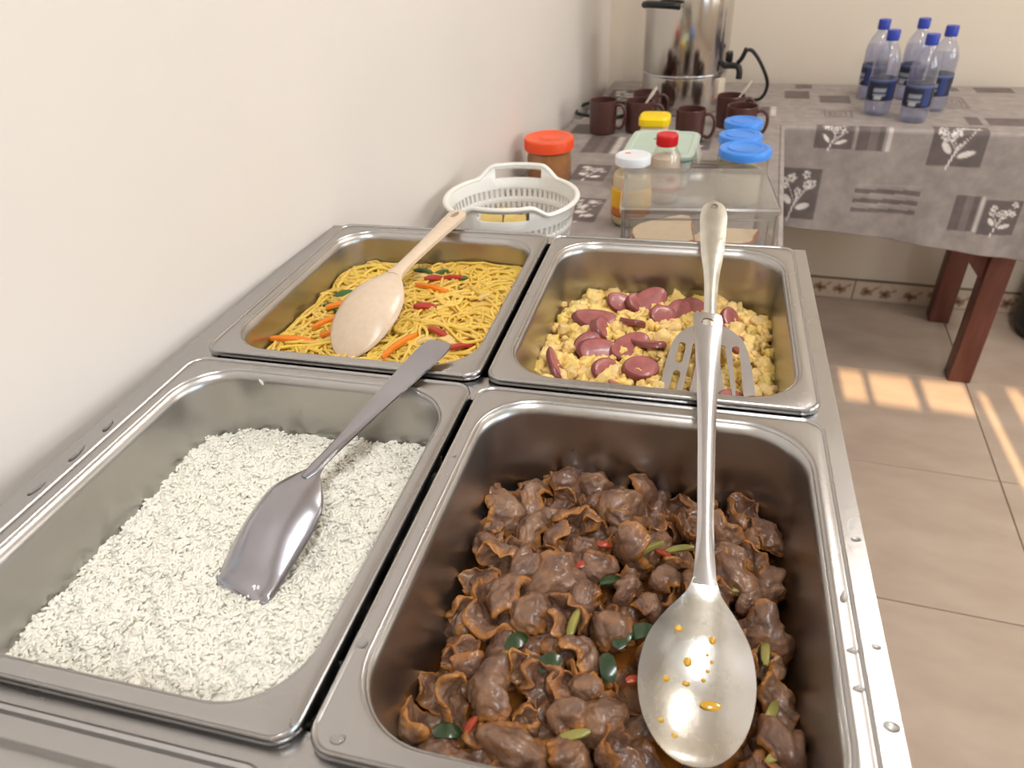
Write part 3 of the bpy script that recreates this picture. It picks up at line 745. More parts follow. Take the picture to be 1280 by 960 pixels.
for x, y, k, tx, ty, rz in SL:
    o = bpy.data.objects.new('sausage_slice', sl[k]); COL.objects.link(o)
    o.location = (x, y, h_egg(x-XG, y-YB)+.0062); o.rotation_euler = (tx, ty, rz)
    setp(o, 'pinkish sausage slice lying on the scrambled egg', 'sausage', 'sausage slices in the scrambled egg')

# ---- braised gizzards
def h_giz(x, y): return -.080+.012*math.exp(-((x-.0)**2+(y+.03)**2)/.012)+.004*fbm(x, y, 25, 6)
SAUCE = mat('oily_brown_sauce', hexc(104, 58, 26), .15, 0, 0, 40, .4, 90, base2=hexc(150, 92, 30), coat=.4)
bv, bf = heap_sheet(lambda x, y: h_giz(x, y)-.014, HX-.001, HY-.001, .04)
me = npmesh('brown_sauce', bv, bf); o = link('brown_sauce', me, SAUCE); o.location = (XG, YF, 0)
setp(o, 'oily orange brown sauce between the gizzards in the near right pan', 'sauce', None, 'stuff')
def giz_mat():
    m = mat('braised_gizzard', hexc(98, 72, 60), .36, 0, 0, 75, .7, 190, base2=hexc(146, 112, 88), coat=.3, detail=6)
    n = m.node_tree.nodes; l = m.node_tree.links; b = n['Principled BSDF']
    src = b.inputs['Base Color'].links[0].from_socket
    at = n.new('ShaderNodeAttribute'); at.attribute_name = 'tone'
    nz = n.new('ShaderNodeTexNoise'); nz.inputs['Scale'].default_value = 55; nz.inputs['Detail'].default_value = 6
    oi = n.new('ShaderNodeObjectInfo')
    mr = n.new('ShaderNodeMath'); mr.operation = 'MULTIPLY'; l.new(at.outputs['Fac'], mr.inputs[0]); l.new(nz.outputs[0], mr.inputs[1])
    m3 = n.new('ShaderNodeMath'); m3.operation = 'MULTIPLY'; m3.use_clamp = True; m3.inputs[1].default_value = 1.7; l.new(mr.outputs[0], m3.inputs[0])
    mx = n.new('ShaderNodeMix'); mx.data_type = 'RGBA'; l.new(m3.outputs[0], mx.inputs[0]); l.new(src, mx.inputs[6]); mx.inputs[7].default_value = (*hexc(184, 122, 52), 1)
    m2 = n.new('ShaderNodeMix'); m2.data_type = 'RGBA'; m2.blend_type = 'MULTIPLY'; m2.inputs[0].default_value = 1
    rp = n.new('ShaderNodeValToRGB'); rp.color_ramp.elements[0].color = (.72, .66, .68, 1); rp.color_ramp.elements[1].color = (1.0, .97, .92, 1); l.new(oi.outputs['Random'], rp.inputs[0])
    l.new(mx.outputs[2], m2.inputs[6]); l.new(rp.outputs[0], m2.inputs[7]); l.new(m2.outputs[2], b.inputs['Base Color'])
    return m
GIZ = giz_mat()
iv5, if5 = ico(5)
def giz_mesh(seed):
    r_ = random.Random(seed); p = [r_.uniform(0, 6.28) for _ in range(6)]
    a, b = r_.uniform(1.05, 1.6), r_.uniform(.72, 1.05); cup = r_.uniform(.1, .7); nr = r_.choice((3, 4, 5)); ra = r_.uniform(.12, .32); bend = r_.uniform(.3, 1.35); crease = r_.uniform(.0, .22)
    V = np.zeros_like(iv5); C = np.zeros(len(iv5))
    for i, (x, y, z) in enumerate(iv5):
        th = math.atan2(y, x); r = math.hypot(x, y)
        R_ = 1+.17*math.sin(2*th+p[0])+.12*math.sin(3*th+p[1])+.06*math.sin(6*th+p[2])
        X, Y = x*R_*a, y*R_*b
        Z = z*.30+cup*r*r+(ra*math.sin(nr*th+p[3])+.07*math.sin((nr+4)*th+p[4]))*r**3-crease*math.exp(-((Y-.2*X)/.16)**2)*(1 if z > 0 else .3)*(1-.5*r)
        q = Vector((X*1.6, Y*1.6, Z*1.6+seed*5)); d = .07*mnoise.noise(q*1.1)+.07*mnoise.noise(q*2.7)+.045*mnoise.noise(q*6.5)
        X += x*d; Y += y*d; Z += z*d+.06*mnoise.noise(q*2.0+Vector((9, 0, 0)))
        ang = bend*X; Rb = 1/max(bend, .05)                     # fold the piece about its short axis
        X2 = (Rb-Z)*math.sin(ang) if True else X; Z2 = Rb-(Rb-Z)*math.cos(ang)
        V[i] = (X2, Y, Z2); C[i] = min(1, max(0, (r-.78)/.22)**1.6+.35*max(0, mnoise.noise(q*1.3)))
    V -= V.mean(0); me = npmesh('gizzard_piece', V*.0185, if5); vcol(me, C); me.materials.append(GIZ)
    me.polygons.foreach_set('use_smooth', [True]*len(me.polygons)); return me
gm = [giz_mesh(i) for i in range(14)]
pts = []; tries = 0
def dart(nmax, dmin, zoff, scl, keep):
    local = []; t = 0
    while len(local) < nmax and t < 9000:
        t += 1; x, y = random.uniform(-HX, HX)*.96, random.uniform(-HY, HY)*.96
        if not inside(x, y, HX-.013, HY-.013, .032): continue
        if any((x-q[0])**2+(y-q[1])**2 < dmin*dmin for q in local): continue
        zo = zoff+random.uniform(-.003, .004)
        if ((x+XG-.183)/.050)**2+((y+YF+.200)/.066)**2 < 1:      # pressed down under the big spoon
            if keep: continue
            zo -= .012
        local.append((x, y, h_giz(x, y)+zo, random.uniform(*scl)))
    return local
pts = dart(90, .0215, -.006, (.75, 1.05), False)+dart(120, .0190, .006, (.62, 1.12), True)
for x, y, z, s_ in pts:
    o = bpy.data.objects.new('gizzard_piece', random.choice(gm)); COL.objects.link(o)
    o.location = (x+XG, y+YF, z); o.rotation_euler = (random.gauss(0, .7)+(PI if random.random() < .5 else 0), random.gauss(0, .6), random.uniform(0, 6.28)); o.scale = (s_,)*3
    setp(o, 'glossy brown braised gizzard piece in the near right pan', 'gizzard', 'braised gizzards in the near right pan')
LEAFG = mat('cooked_leaf', hexc(34, 58, 26), .25, 0, .2, 60, coat=.5); SPRING = mat('spring_onion', hexc(148, 140, 70), .35, 0, .12, 60, coat=.3); CHILI = mat('red_chili', hexc(158, 58, 30), .3, 0, .15, 50, coat=.3)
m_leaf = strip_mesh('leaf_piece', .017, .010, .0014, .5, LEAFG); m_spr = strip_mesh('spring_onion_piece', .021, .0052, .0025, .35, SPRING); m_chi = strip_mesh('chili_piece', .011, .005, .0018, .4, CHILI)
def gz(x, y): return h_giz(x-XG, y-YF)+.0140
for x, y, rz in ((.098, -.205, .5), (.140, -.178, 1.2), (.150, -.172, .2), (.100, -.262, .8), (.134, -.20, 1.9), (.050, -.255, .4), (.198, -.088, .1), (.075, -.19, 1.0), (.127, -.13, .4)):
    bit(m_leaf, 'leaf_piece', 'dark green leaf piece among the braised gizzards', 'leaf', 'leaf pieces among the gizzards', x, y, gz(x, y), rz, random.uniform(-.4, .4), random.uniform(-.4, .4))
for x, y, rz in ((.216, -.118, .4), (.226, -.165, 1.5), (.228, -.205, 1.2), (.150, -.095, .5), (.108, -.175, 1.4), (.120, -.245, .3), (.232, -.228, .7), (.068, -.205, .8), (.170, -.09, .2)):
    bit(m_spr, 'spring_onion_piece', 'yellow green spring onion piece among the braised gizzards', 'spring onion', 'spring onion pieces among the gizzards', x, y, gz(x, y), rz, random.uniform(-.5, .5), random.uniform(-.4, .4))
for x, y, rz in ((.106, -.122, .5), (.160, -.098, 0), (.203, -.10, .9), (.062, -.25, 1.2), (.150, -.205, .6), (.118, -.1, .3)):
    bit(m_chi, 'chili_piece', 'red chili piece among the braised gizzards', 'chili', 'chili pieces among the gizzards', x, y, gz(x, y), rz, random.uniform(-.4, .4), random.uniform(-.4, .4))

# ------------------------------------------------------------------ serving utensils
def frame(neck, end, roll=0.0):
    """local x runs from neck to handle end, z up"""
    X = (Vector(end)-Vector(neck)).normalized(); Y = Vector((0, 0, 1)).cross(X).normalized(); Z = X.cross(Y)
    M = Matrix((X, Y, Z)).transposed()
    M = M @ Matrix.Rotation(roll, 3, 'X')
    return Matrix.Translation(neck) @ M.to_4x4()
def interp(st_, n, pw=1.0):
    st_ = np.array(st_, float); t = st_[:, 0]; q = t[0]+(t[-1]-t[0])*np.linspace(0, 1, n)**pw; out = [q]
    for k in range(1, st_.shape[1]):      # monotone-ish smooth interpolation
        y = st_[:, k]; m_ = np.gradient(y, t); i = np.clip(np.searchsorted(t, q, 'right')-1, 0, len(t)-2); h = t[i+1]-t[i]; s = (q-t[i])/h
        out.append((2*s**3-3*s**2+1)*y[i]+(s**3-2*s**2+s)*h*m_[i]+(-2*s**3+3*s**2)*y[i+1]+(s**3-s**2)*h*m_[i+1])
    return np.stack(out, 1)
def sheet(stations, n, nx, th, tip=None):
    """swept sheet: stations (s, z, halfwidth, sag): sag > 0 = hollow facing up"""
    Q = interp(stations, n, 1.9 if tip else 1.0); V = []; F = []
    if tip:
        m0 = Q[:, 0] < tip[1]; Q[m0, 2] = tip[2]*np.sqrt(np.clip(1-((tip[1]-Q[m0, 0])/(tip[1]-tip[0]))**2, 0, 1))
    for side in (0, 1):
        for s, z, hw, sag in Q:
            hw = max(hw, .0004)
            for k in range(nx+1):
                f = k/nx*2-1
                V.append((s, f*hw, z-sag*(1-abs(f)**2.2)-(th if side else 0)))
    m_ = nx+1; off = n*m_
    for i in range(n-1):
        for k in range(nx):
            a = i*m_+k; F.append((a, a+1, a+m_+1, a+m_)); F.append((off+a, off+a+m_, off+a+m_+1, off+a+1))
        F.append((i*m_, (i+1)*m_, off+(i+1)*m_, off+i*m_)); F.append((i*m_+nx, off+i*m_+nx, off+(i+1)*m_+nx, (i+1)*m_+nx))
    for k in range(nx):
        F.append((k, off+k, off+k+1, k+1)); a = (n-1)*m_+k; F.append((a, a+1, off+a+1, off+a))
    return V, F
def cut(o, cutter_bm):
    me = bpy.data.meshes.new('c'); cutter_bm.to_mesh(me); cutter_bm.free()
    c = bpy.data.objects.new('c', me); COL.objects.link(c); c.parent = o.parent
    c.matrix_parent_inverse = o.matrix_parent_inverse
    bpy.context.view_layer.update()
    md = o.modifiers.new('b', 'BOOLEAN'); md.object = c; md.operation = 'DIFFERENCE'; md.solver = 'EXACT'
    bpy.context.view_layer.update()
    new = bpy.data.meshes.new_from_object(o.evaluated_get(bpy.context.evaluated_depsgraph_get()))
    o.modifiers.clear(); old = o.data; o.data = new; bpy.data.objects.remove(c); bpy.data.meshes.remove(me)
    new.name = o.name
    new.set_sharp_from_angle(angle=math.radians(40))
def oval_cut(x, y, a, b, h=.02):
    bm = bmesh.new(); bmesh.ops.create_cone(bm, cap_ends=True, segments=24, radius1=1, radius2=1, depth=2, matrix=Matrix.Translation((x, y, 0)) @ Matrix.Diagonal((a, b, h, 1))); return bm

# big solid serving spoon in the gizzards (hollow side up)
t = thing('serving_spoon', 'large oval steel serving spoon lying in the gizzards, hollow side up with sauce stains', 'spoon')
t.matrix_world = frame((.186, -.150, -.0265), (.176, .083, .037), .10)
V, F = sheet([(-.1135, -.006, .0004, .0), (-.1120, -.0065, .0085, .0005), (-.106, -.0075, .0175, .002), (-.094, -.0092, .0260, .006), (-.076, -.0105, .0325, .0105), (-.054, -.0095, .0335, .0125), (-.034, -.0070, .0290, .0105), (-.018, -.0035, .0195, .0055), (-.006, -.0010, .0105, .0015), (.004, 0, .0072, -.0004)], 72, 22, .0012, (-.1135, -.060, .0338))
V = [((x*.90 if x < 0 else x), y-.03*x*(1 if x < 0 else 0), z) for x, y, z in V]
o = mk('bowl', V, F, mat('sauce_smeared_steel', (.70, .69, .68), .26, 1.0, 0, 42, .12, 130, base2=(.60, .57, .50), rvar=.12), t, True, 60)
V, F = sheet([(.000, -.0002, .0074, -.0006), (.03, .0, .0056, -.0016), (.08, .0, .0058, -.0018), (.15, .0, .0074, -.0018), (.205, .0, .0102, -.0016), (.225, .0, .0114, -.0014), (.238, .0, .0112, -.0012), (.2400, .0, .0105, -.001)], 60, 10, .0016)
o = mk('handle', V, F, STEEL_P, t, True, 60)
cut(o, oval_cut(.229, .0005, .0042, .0052))
RES = mat('yellow_oil_drop', hexc(206, 158, 44), .12, 0, .15, 40, coat=.6)
def drop(name, x, y, z, a, b, h, m, par, rz=0.0):
    V, F = lathe([(1, 0), (.96, .25), (.8, .6), (.5, .88), (.2, .98), (.0001, 1)], 18)
    c, s = math.cos(rz), math.sin(rz)
    V = [(x+c*p[0]*a-s*p[1]*b, y+s*p[0]*a+c*p[1]*b, z+p[2]*h) for p in V]; return mk(name, V, F, m, par)
def bowlz(x, y):
    Q = interp([(-.1135, -.006, .0004, .0), (-.1120, -.0065, .0085, .0005), (-.106, -.0075, .0175, .002), (-.094, -.0092, .0260, .006), (-.076, -.0105, .0325, .0105), (-.054, -.0095, .0335, .0125), (-.034, -.0070, .0290, .0105), (-.018, -.0035, .0195, .0055), (-.006, -.0010, .0105, .0015), (.004, 0, .0072, -.0004)], 120)
    q = Q[np.argmin(abs(Q[:, 0]-x))]; return q[1]-q[3]*(1-min(1, abs(y)/max(q[2], .001))**2.2)
for x, y, a, b in ((-.028, .012, .0022, .0026), (-.031, -.009, .0026, .0022), (-.046, .004, .0030, .0026), (-.072, -.012, .0028, .0078), (-.060, .016, .0018, .0022), (-.056, -.006, .0012, .0014), (-.050, -.008, .0011, .0013), (-.044, -.010, .0012, .0011), (-.040, -.007, .0010, .0012), (-.096, .010, .0016, .0018), (-.088, .018, .0014, .0020), (-.060, .004, .0016, .0024)):
    drop('oil_drop', x*.90, y-.03*x, bowlz(x, y)+.0002, a, b, .0012, RES, t)

# flat-tipped rice server, face down on the rice
t = thing('rice_server', 'square-tipped steel serving spoon lying face down on the white rice', 'spoon')
t.matrix_world = frame((-.0945, -.112, -.0105), (-.0480, .0440, .0100), -.05)
V, F = sheet([(-.0960, -.0310, .0215, -.0035), (-.094, -.0304, .0240, -.0045), (-.087, -.0295, .0258, -.0070), (-.073, -.0240, .0280, -.0105), (-.056, -.0175, .0295, -.0130), (-.038, -.0115, .0290, -.0125), (-.022, -.0062, .0245, -.0090), (-.010, -.0025, .0140, -.0038), (-.003, -.0008, .0070, -.0016), (.004, 0, .0052, -.0016)], 70, 20, .0011)
mk('bowl', V, F, DKSTEEL, t, True, 60)
V, F = sheet([(-.012, .0018, .0030, -.0012), (-.004, .0012, .0048, -.0016), (.012, .0012, .0050, -.0016), (.045, .001, .0068, -.0014), (.09, .001, .0100, -.0010), (.133, .0005, .0132, -.0006), (.153, .0, .0138, -.0005), (.1610, -.0003, .0122, -.0004), (.1640, -.0004, .0104, -.0004)], 50, 8, .0018)
mk('handle', V, F, DKSTEEL, t, True, 60)

# beige plastic spoon in the noodles, face down
BEIGE = mat('beige_plastic', hexc(212, 190, 166), .24, 0, .05, 160, .0, 200, base2=hexc(218, 197, 174))
t = thing('plastic_serving_spoon', 'beige plastic serving spoon lying face down on the noodles', 'spoon')
t.matrix_world = frame((-.1460, .181, .0045), (-.1215, .334, .0150), .05)
st_ = [(-.1120, -.0350, .0004, .0), (-.1105, -.0340, .0100, -.0010), (-.104, -.0300, .0200, -.0035), (-.090, -.0240, .0285, -.0085), (-.071, -.0165, .0330, -.0125), (-.052, -.0105, .0330, -.0130), (-.033, -.0050, .0280, -.0105), (-.018, -.0018, .0190, -.0055), (-.008, -.0004, .0115, -.0025), (.003, .0, .0078, -.0022)]
V, F = sheet(st_, 72, 20, .0022, (-.1120, -.060, .0333)); mk('bowl', V, F, BEIGE, t, True, 60)
V, F = sheet([(-.006, .0004, .0090, -.0026), (.01, .0006, .0075, -.0030), (.05, .0006, .0074, -.0030), (.10, .0006, .0090, -.0026), (.136, .0004, .0106, -.002), (.150, .0002, .0100, -.0018), (.1550, .0, .0068, -.0016), (.1565, .0, .0030, -.0015)], 50, 10, .0045)
o = mk('handle', V, F, BEIGE, t, True, 60)
bm = bmesh.new(); bmesh.ops.create_cone(bm, cap_ends=True, segments=20, radius1=1, radius2=1, depth=2, matrix=Matrix.Translation((.141, 0, 0)) @ Matrix.Diagonal((.0085, .0042, .02, 1))); cut(o, bm)

# slotted turner in the scrambled egg
t = thing('slotted_turner', 'slotted steel turner standing in the scrambled egg with its pale handle over the far rim', 'turner')
NK = Vector((.1815, .182, -.0205)); t.matrix_world = frame(NK, (.177, .372, .025), 0)
V, F = sheet([(-.030, -.0008, .0085, -.0010), (-.015, .0, .0072, -.0026), (.02, .0, .0064, -.0032), (.06, .0, .0078, -.0032), (.10, .0, .0118, -.0028), (.145, .0, .0142, -.0024), (.178, .0, .0138, -.0022), (.190, .0, .0105, -.002), (.1955, .0, .0055, -.0018), (.197, .0, .0012, -.0017)], 70, 12, .0020)
o = mk('handle', V, F, WORNAL, t, True, 60); cut(o, oval_cut(.184, 0, .0050, .0048))
def blade_outline():
    L = [(-.010, -.010), (-.016, -.020), (-.026, -.029), (-.040, -.0345), (-.070, -.0395), (-.104, -.0425), (-.108, -.0400), (-.1085, 0), (-.108, .0400), (-.104, .0425), (-.070, .0395), (-.040, .0345), (-.026, .029), (-.016, .020), (-.010, .010), (-.004, 0)]
    S_ = [(p.x, p.y) for p in spline([(a, b, 0) for a, b in L], 4)]; return S_
def slot(y0, y1, x0, x1, hw):
    n = 7; a = []; b = []
    cen = [(x0+(x1-x0)*i/10, y0+(y1-y0)*(i/10)**1.2) for i in range(11)]
    up = [(x, y+hw) for x, y in cen]; dn = [(x, y-hw) for x, y in cen][::-1]
    c1 = [(cen[-1][0]-hw*math.sin(PI*k/n), cen[-1][1]+hw*math.cos(PI*k/n)) for k in range(1, n)]
    c0 = [(cen[0][0]+hw*math.sin(PI*k/n), cen[0][1]-hw*math.cos(PI*k/n)) for k in range(1, n)]
    return up+c1+dn+c0
loops = [blade_outline(), slot(-.0245, -.0285, -.040, -.098, .0034), slot(-.0120, -.0190, -.040, -.098, .0032), slot(.0120, .0190, -.040, -.098, .0032), slot(.0245, .0270, -.040, -.060, .0034), slot(.0280, .0310, -.076, -.098, .0034)]
bm = poly_extrude(loops, .0012)
for v in bm.verts: v.co.z += -.0035-.10*(v.co.x+.01)*-.12-(.9*(v.co.x+.02)**2 if v.co.x < -.02 else 0)*.6
bm_obj('blade', bm, STEEL_P, t, 30)

# ------------------------------------------------------------------ water drops on the steel
WATER = mat('water', (.96, .97, .98), .03, 0, .01, 10, trans=1.0, ior=1.33)
def bead(x, y, z, a, b, h, rz):
    V, F = lathe([(1, 0), (.95, .35), (.75, .72), (.4, .94), (.0001, 1)], 14); c, s = math.cos(rz), math.sin(rz)
    o = mk('water_drop', [(c*p[0]*a-s*p[1]*b, s*p[0]*a+c*p[1]*b, p[2]*h) for p in V], F, WATER); o.location = (x, y, z)
    setp(o, 'small clear water drop on the steel rims of the warmer', 'water drop', 'water drops on the warmer')
for x, y, z, a, b in ((.2735, -.112, ZF, .003, .002), (.2735, -.190, ZF, .0025, .002), (.2735, -.235, ZF, .004, .003), (.2590, -.200, -.0013, .003, .002), (.2590, -.165, -.0013, .002, .005), (.2590, -.222, -.0013, .003, .002), (-.285, -.10, ZF, .003, .008), (-.285, -.135, ZF, .003, .010), (-.285, -.175, ZF, .003, .008),
                   (.006, -.250, -.0013, .003, .003), (.016, -.302, -.0013, .004, .003), (-.0098, -.2985, -.0013, .002, .003), (.0065, -.09, -.0013, .0015, .002), (.0068, -.11, -.0013, .0015, .0015), (.168, .008, ZF+.0006, .002, .0016), (.197, .007, ZF+.0006, .0016, .0014), (.205, .006, ZF+.0006, .0026, .0018), (-.006, .13, -.0013, .0015, .004)):
    bead(x, y, z-.0001, a, b, min(a, b)*.55, random.uniform(-.3, .3))

# ------------------------------------------------------------------ basket with sachets
WPL = mat('white_plastic', hexc(236, 234, 228), .35, 0, .02, 20)
bk = thing('plastic_basket', 'white perforated round plastic basket behind the noodle pan', 'basket', (-.138, .637, TOPZ), .12)
HB = .130
def brad(z): return .083+.024*min(1, z/HB)+.002*max(0, (z-HB)/.02)
def ztop(a):   # raised handles at front and back
    d = min(abs((a-1.5*PI+PI) % (2*PI)-PI), abs((a-.5*PI+PI) % (2*PI)-PI)); x_ = max(0, min(1, (.72-d)/.34)); return HB-.006+.018*x_*x_*(3-2*x_)
NT = 64; rows = [0, .010, .031, .035, .056, .060, .081, .085, .104]
bm = bmesh.new()
def cyl(a, z): r = brad(z); return (r*math.cos(a), r*math.sin(a), z)
cache = {}
def gvx(a, z):
    k = (round(a, 5), round(z, 5))
    if k not in cache: cache[k] = bm.verts.new(cyl(a, z))
    return cache[k]
for i in range(NT):
    a0, a1 = 2*PI*i/NT, 2*PI*(i+1)/NT if i < NT-1 else 2*PI*0+2*PI
    A0, A1 = a0, (a1 if i < NT-1 else 0.0)
    def q(z0, z1):
        bm.faces.new((gvx(A0, z0), gvx(A1, z0), gvx(A1, z1), gvx(A0, z1)))
    q(0, .010)
    for k in range(1, 8):
        z0, z1 = rows[k], rows[k+1]
        if k % 2 == 0: q(z0, z1); continue
        da = (a1-a0); off_ = (.0 if k % 4 == 1 else .0); f0, f1 = a0+da*.27, a0+da*.73; g0, g1 = z0+.003, z1-.003
        h = [bm.verts.new(cyl(*p)) for p in ((f0, g0+.002), ((f0+f1)/2, g0), (f1, g0+.002), (f1, g1-.002), ((f0+f1)/2, g1), (f0, g1-.002))]
        c00, c10, c11, c01 = gvx(A0, z0), gvx(A1, z0), gvx(A1, z1), gvx(A0, z1)
        bm.faces.new((c00, c10, h[2], h[1], h[0])); bm.faces.new((c10, c11, h[3], h[2])); bm.faces.new((c11, c01, h[5], h[4], h[3])); bm.faces.new((c01, c00, h[0], h[5]))
    q(.104, .121)
    zt0, zt1 = ztop(a0), ztop(a1)
    d = min(abs((a0+a1)/2-1.5*PI), abs((a0+a1)/2-.5*PI))
    if d > .36: bm.faces.new((gvx(A0, .121), gvx(A1, .121), bm.verts.new(cyl(a1, zt1)), bm.verts.new(cyl(a0, zt0))))
    else:
        bm.faces.new((bm.verts.new(cyl(a0, zt0-.007)), bm.verts.new(cyl(a1, zt1-.007)), bm.verts.new(cyl(a1, zt1)), bm.verts.new(cyl(a0, zt0))))
bmesh.ops.remove_doubles(bm, verts=bm.verts, dist=1e-5); bmesh.ops.recalc_face_normals(bm, faces=bm.faces)
o = bm_obj('basket_wall', bm, WPL, bk, 50); md = o.modifiers.new('thickness', 'SOLIDIFY'); md.thickness = .0018; md.offset = 0
ringp = [Vector(cyl(2*PI*i/120, ztop(2*PI*i/120))) for i in range(120)]
V = []; F = []
for i in range(120):
    t_ = (ringp[(i+1) % 120]-ringp[i-1]).normalized(); rad_ = Vector((ringp[i].x, ringp[i].y, 0)).normalized(); up_ = rad_.cross(t_)
    for k in range(8): V.append(ringp[i]+rad_*(.0045*math.cos(k*PI/4)+.002)+up_*.0035*math.sin(k*PI/4))
for i in range(120):
    for k in range(8):
        F.append((i*8+k, i*8+(k+1) % 8, ((i+1) % 120)*8+(k+1) % 8, ((i+1) % 120)*8+k))
mk('rim', V, F, WPL, bk)
lathe_o('base', [(.0001, .001), (.083, .001), (.0835, .004), (.0001, .004)], WPL, bk, 48)
SACH = mat('cream_sachet', hexc(214, 186, 108), .4, 0, .1, 40); SACD = mat('brown_sachet_end', hexc(70, 46, 34), .4, 0, .15, 30); SACK = mat('dark_sachet_print', hexc(44, 40, 38), .4, 0, .1, 30)
def sachet(label, loc, rot, m1, m2):
    t = thing('tea_sachet', label, 'sachet', loc, 0, 'sachets in the basket'); t.rotation_euler = rot
    V = []; F = []; n = 9; m_ = 7
    for sd_ in (1, -1):
        for i in range(n):
            for k in range(m_):
                x, y = (i/(n-1)-.5), (k/(m_-1)-.5); V.append((x*.062, y*.046, sd_*(.0003+.0055*max(0, (1-(2*x)**2))**.7*max(0, (1-(2*y)**2))**.7)))
    for s in (0, 1):
        for i in range(n-1):
            for k in range(m_-1):
                a = s*n*m_+i*m_+k; f = (a, a+m_, a+m_+1, a+1); F.append(f if s == 0 else f[::-1])
    mk('packet', V, F, m1, t)
    box('printed_band', (.012, 0, 0), (.014, .047, .0122), m2, t, .003)
for lab, loc, rot, a, b in (('yellow tea sachet with a brown band standing in the basket', (-.168, .655, TOPZ+.066), (.9, .2, .3), SACH, SACD), ('cream sachet leaning on the far basket wall', (-.146, .672, TOPZ+.068), (1.1, -.1, -.2), SACH, SACK),
                            ('cream sachet with dark print lying flat near the basket front', (-.122, .640, TOPZ+.080), (.15, .1, .2), SACH, SACK), ('dark brown sachet at the left side of the basket', (-.165, .612, TOPZ+.045), (.2, .1, .9), SACD, SACH),
                            ('cream sachet at the bottom of the basket', (-.115, .612, TOPZ+.022), (.05, .1, 1.2), SACH, SACD), ('brown sachet at the bottom of the basket', (-.150, .65, TOPZ+.018), (.05, -.1, .2), SACD, SACH), ('pale sachet in the middle of the basket pile', (-.135, .645, TOPZ+.042), (.1, .12, .5), SACH, SACD)):
    sachet(lab, loc, rot, a, b)

# ------------------------------------------------------------------ jars, bottles and boxes on the near cloth
PLCLEAR = clear('clear_plastic', (.97, .97, .96), .06, .15, .05)
JARGL = clear('clear_jar_plastic', (.95, .94, .90), .08, .06)
def lid_prof(r, z0, h, e=.003): return [(r*.96, z0), (r, z0+.001), (r, z0+h-e), (r-e*.4, z0+h-e*.3), (r-e*1.3, z0+h), (r*.80, z0+h), (r*.78, z0+h-.0008), (.0001, z0+h-.0008)]
def ribs(name, r, z0, z1, n, m, par):
    bm = bmesh.new()
    for i in range(n):
        a = 2*PI*i/n; box_bm(bm, (r*math.cos(a), r*math.sin(a), (z0+z1)/2), (.0012, .0012, z1-z0), Matrix.Rotation(a, 3, 'Z'))
    return bm_obj(name, bm, m, par, 30, False)
ORLID = mat('orange_plastic', hexc(246, 92, 48), .35, 0, .03, 20); PEAN = mat('peanut_paste', hexc(190, 142, 100), .5, 0, .08, 25, .1, 60)
t = thing('peanut_butter_jar', 'brown spread jar with a wide orange lid behind the basket', 'jar', (-.168, 1.085, TOPZ))
lathe_o('body', [(.0001, .001), (.044, .001), (.048, .006), (.0485, .052), (.047, .060), (.0465, .070)], clear('amber_jar', (.93, .84, .72), .07, .06), t)
lathe_o('contents', [(.0001, .003), (.043, .003), (.0465, .008), (.047, .052), (.0455, .060), (.0445, .066), (.0001, .066)], PEAN, t)
ld = lathe_o('lid', lid_prof(.0535, .070, .026), ORLID, t, 56); ribs('grip_ribs', .0535, .073, .092, 70, ORLID, ld)
lathe_o('raised_ring', [(.018, .0952), (.0185, .0962), (.0205, .0962), (.021, .0952)], ORLID, ld, 40)
MAYO = mat('mayonnaise', hexc(236, 216, 176), .4, 0, .03, 20); WLID = mat('white_tin_lid', hexc(226, 230, 236), .3, 0, .03, 20)
def label_band(name, r, z0, z1, col, m_, par, a0=0, a1=2*PI):
    n = 48; nz_2 = 12; S, T = np.meshgrid(np.linspace(a0, a1, n), np.linspace(z0, z1, nz_2)); V = np.stack([r*np.cos(S), r*np.sin(S), T], -1).reshape(-1, 3)
    idx = np.arange(n*nz_2).reshape(nz_2, n); F = np.stack([idx[:-1, :-1], idx[:-1, 1:], idx[1:, 1:], idx[1:, :-1]], -1).reshape(-1, 4)
    me = npmesh(name, V, F); vcol(me, col(S, (T-z0)/(z1-z0)).reshape(-1, 3)); me.materials.append(m_); o = link(name, me, m_, par)
    md = o.modifiers.new('thickness', 'SOLIDIFY'); md.thickness = .0004; md.offset = 1; return o
PRINT = mat('printed_label', (1, 1, 1), .45, 0, .02, 30, attr='tone')
t = thing('mayonnaise_jar', 'cream mayonnaise jar with a white lid and orange label left of the bread box', 'jar', (.036, .858, TOPZ))
lathe_o('body', [(.0001, .001), (.031, .001), (.0355, .006), (.0365, .02), (.0365, .085), (.034, .098), (.029, .108), (.0275, .116)], JARGL, t)
lathe_o('contents', [(.0001, .003), (.030, .003), (.0345, .008), (.0355, .02), (.0355, .085), (.033, .097), (.0001, .100)], MAYO, t)
def c_mayo(S, f):
    C = np.ones(S.shape+(3,))*np.array(hexc(240, 186, 40)); C = blend(C, (f < .28)*1.0, hexc(196, 110, 44)); C = blend(C, ell(S % 2.1, f*2, 1.0, 1.25, .42, .42), hexc(250, 214, 90)); C = blend(C, ell(S % 2.1, f*2, 1.0, .45, .6, .2), hexc(238, 150, 40)); return C
label_band('label', .0368, .022, .074, c_mayo, PRINT, t)
ld = lathe_o('lid', lid_prof(.0325, .114, .017), WLID, t, 48); drop('price_sticker', -.010, .008, .1302, .006, .004, .0006, ORLID, ld)
RLID = mat('red_cap', hexc(212, 34, 38), .3, 0, .05, 20); MILK = mat('white_sauce', hexc(222, 206, 190), .4, 0, .03, 20)
t = thing('sauce_bottle', 'slim white sauce bottle with a red screw cap beside the mayonnaise jar', 'bottle', (.089, .985, TOPZ))
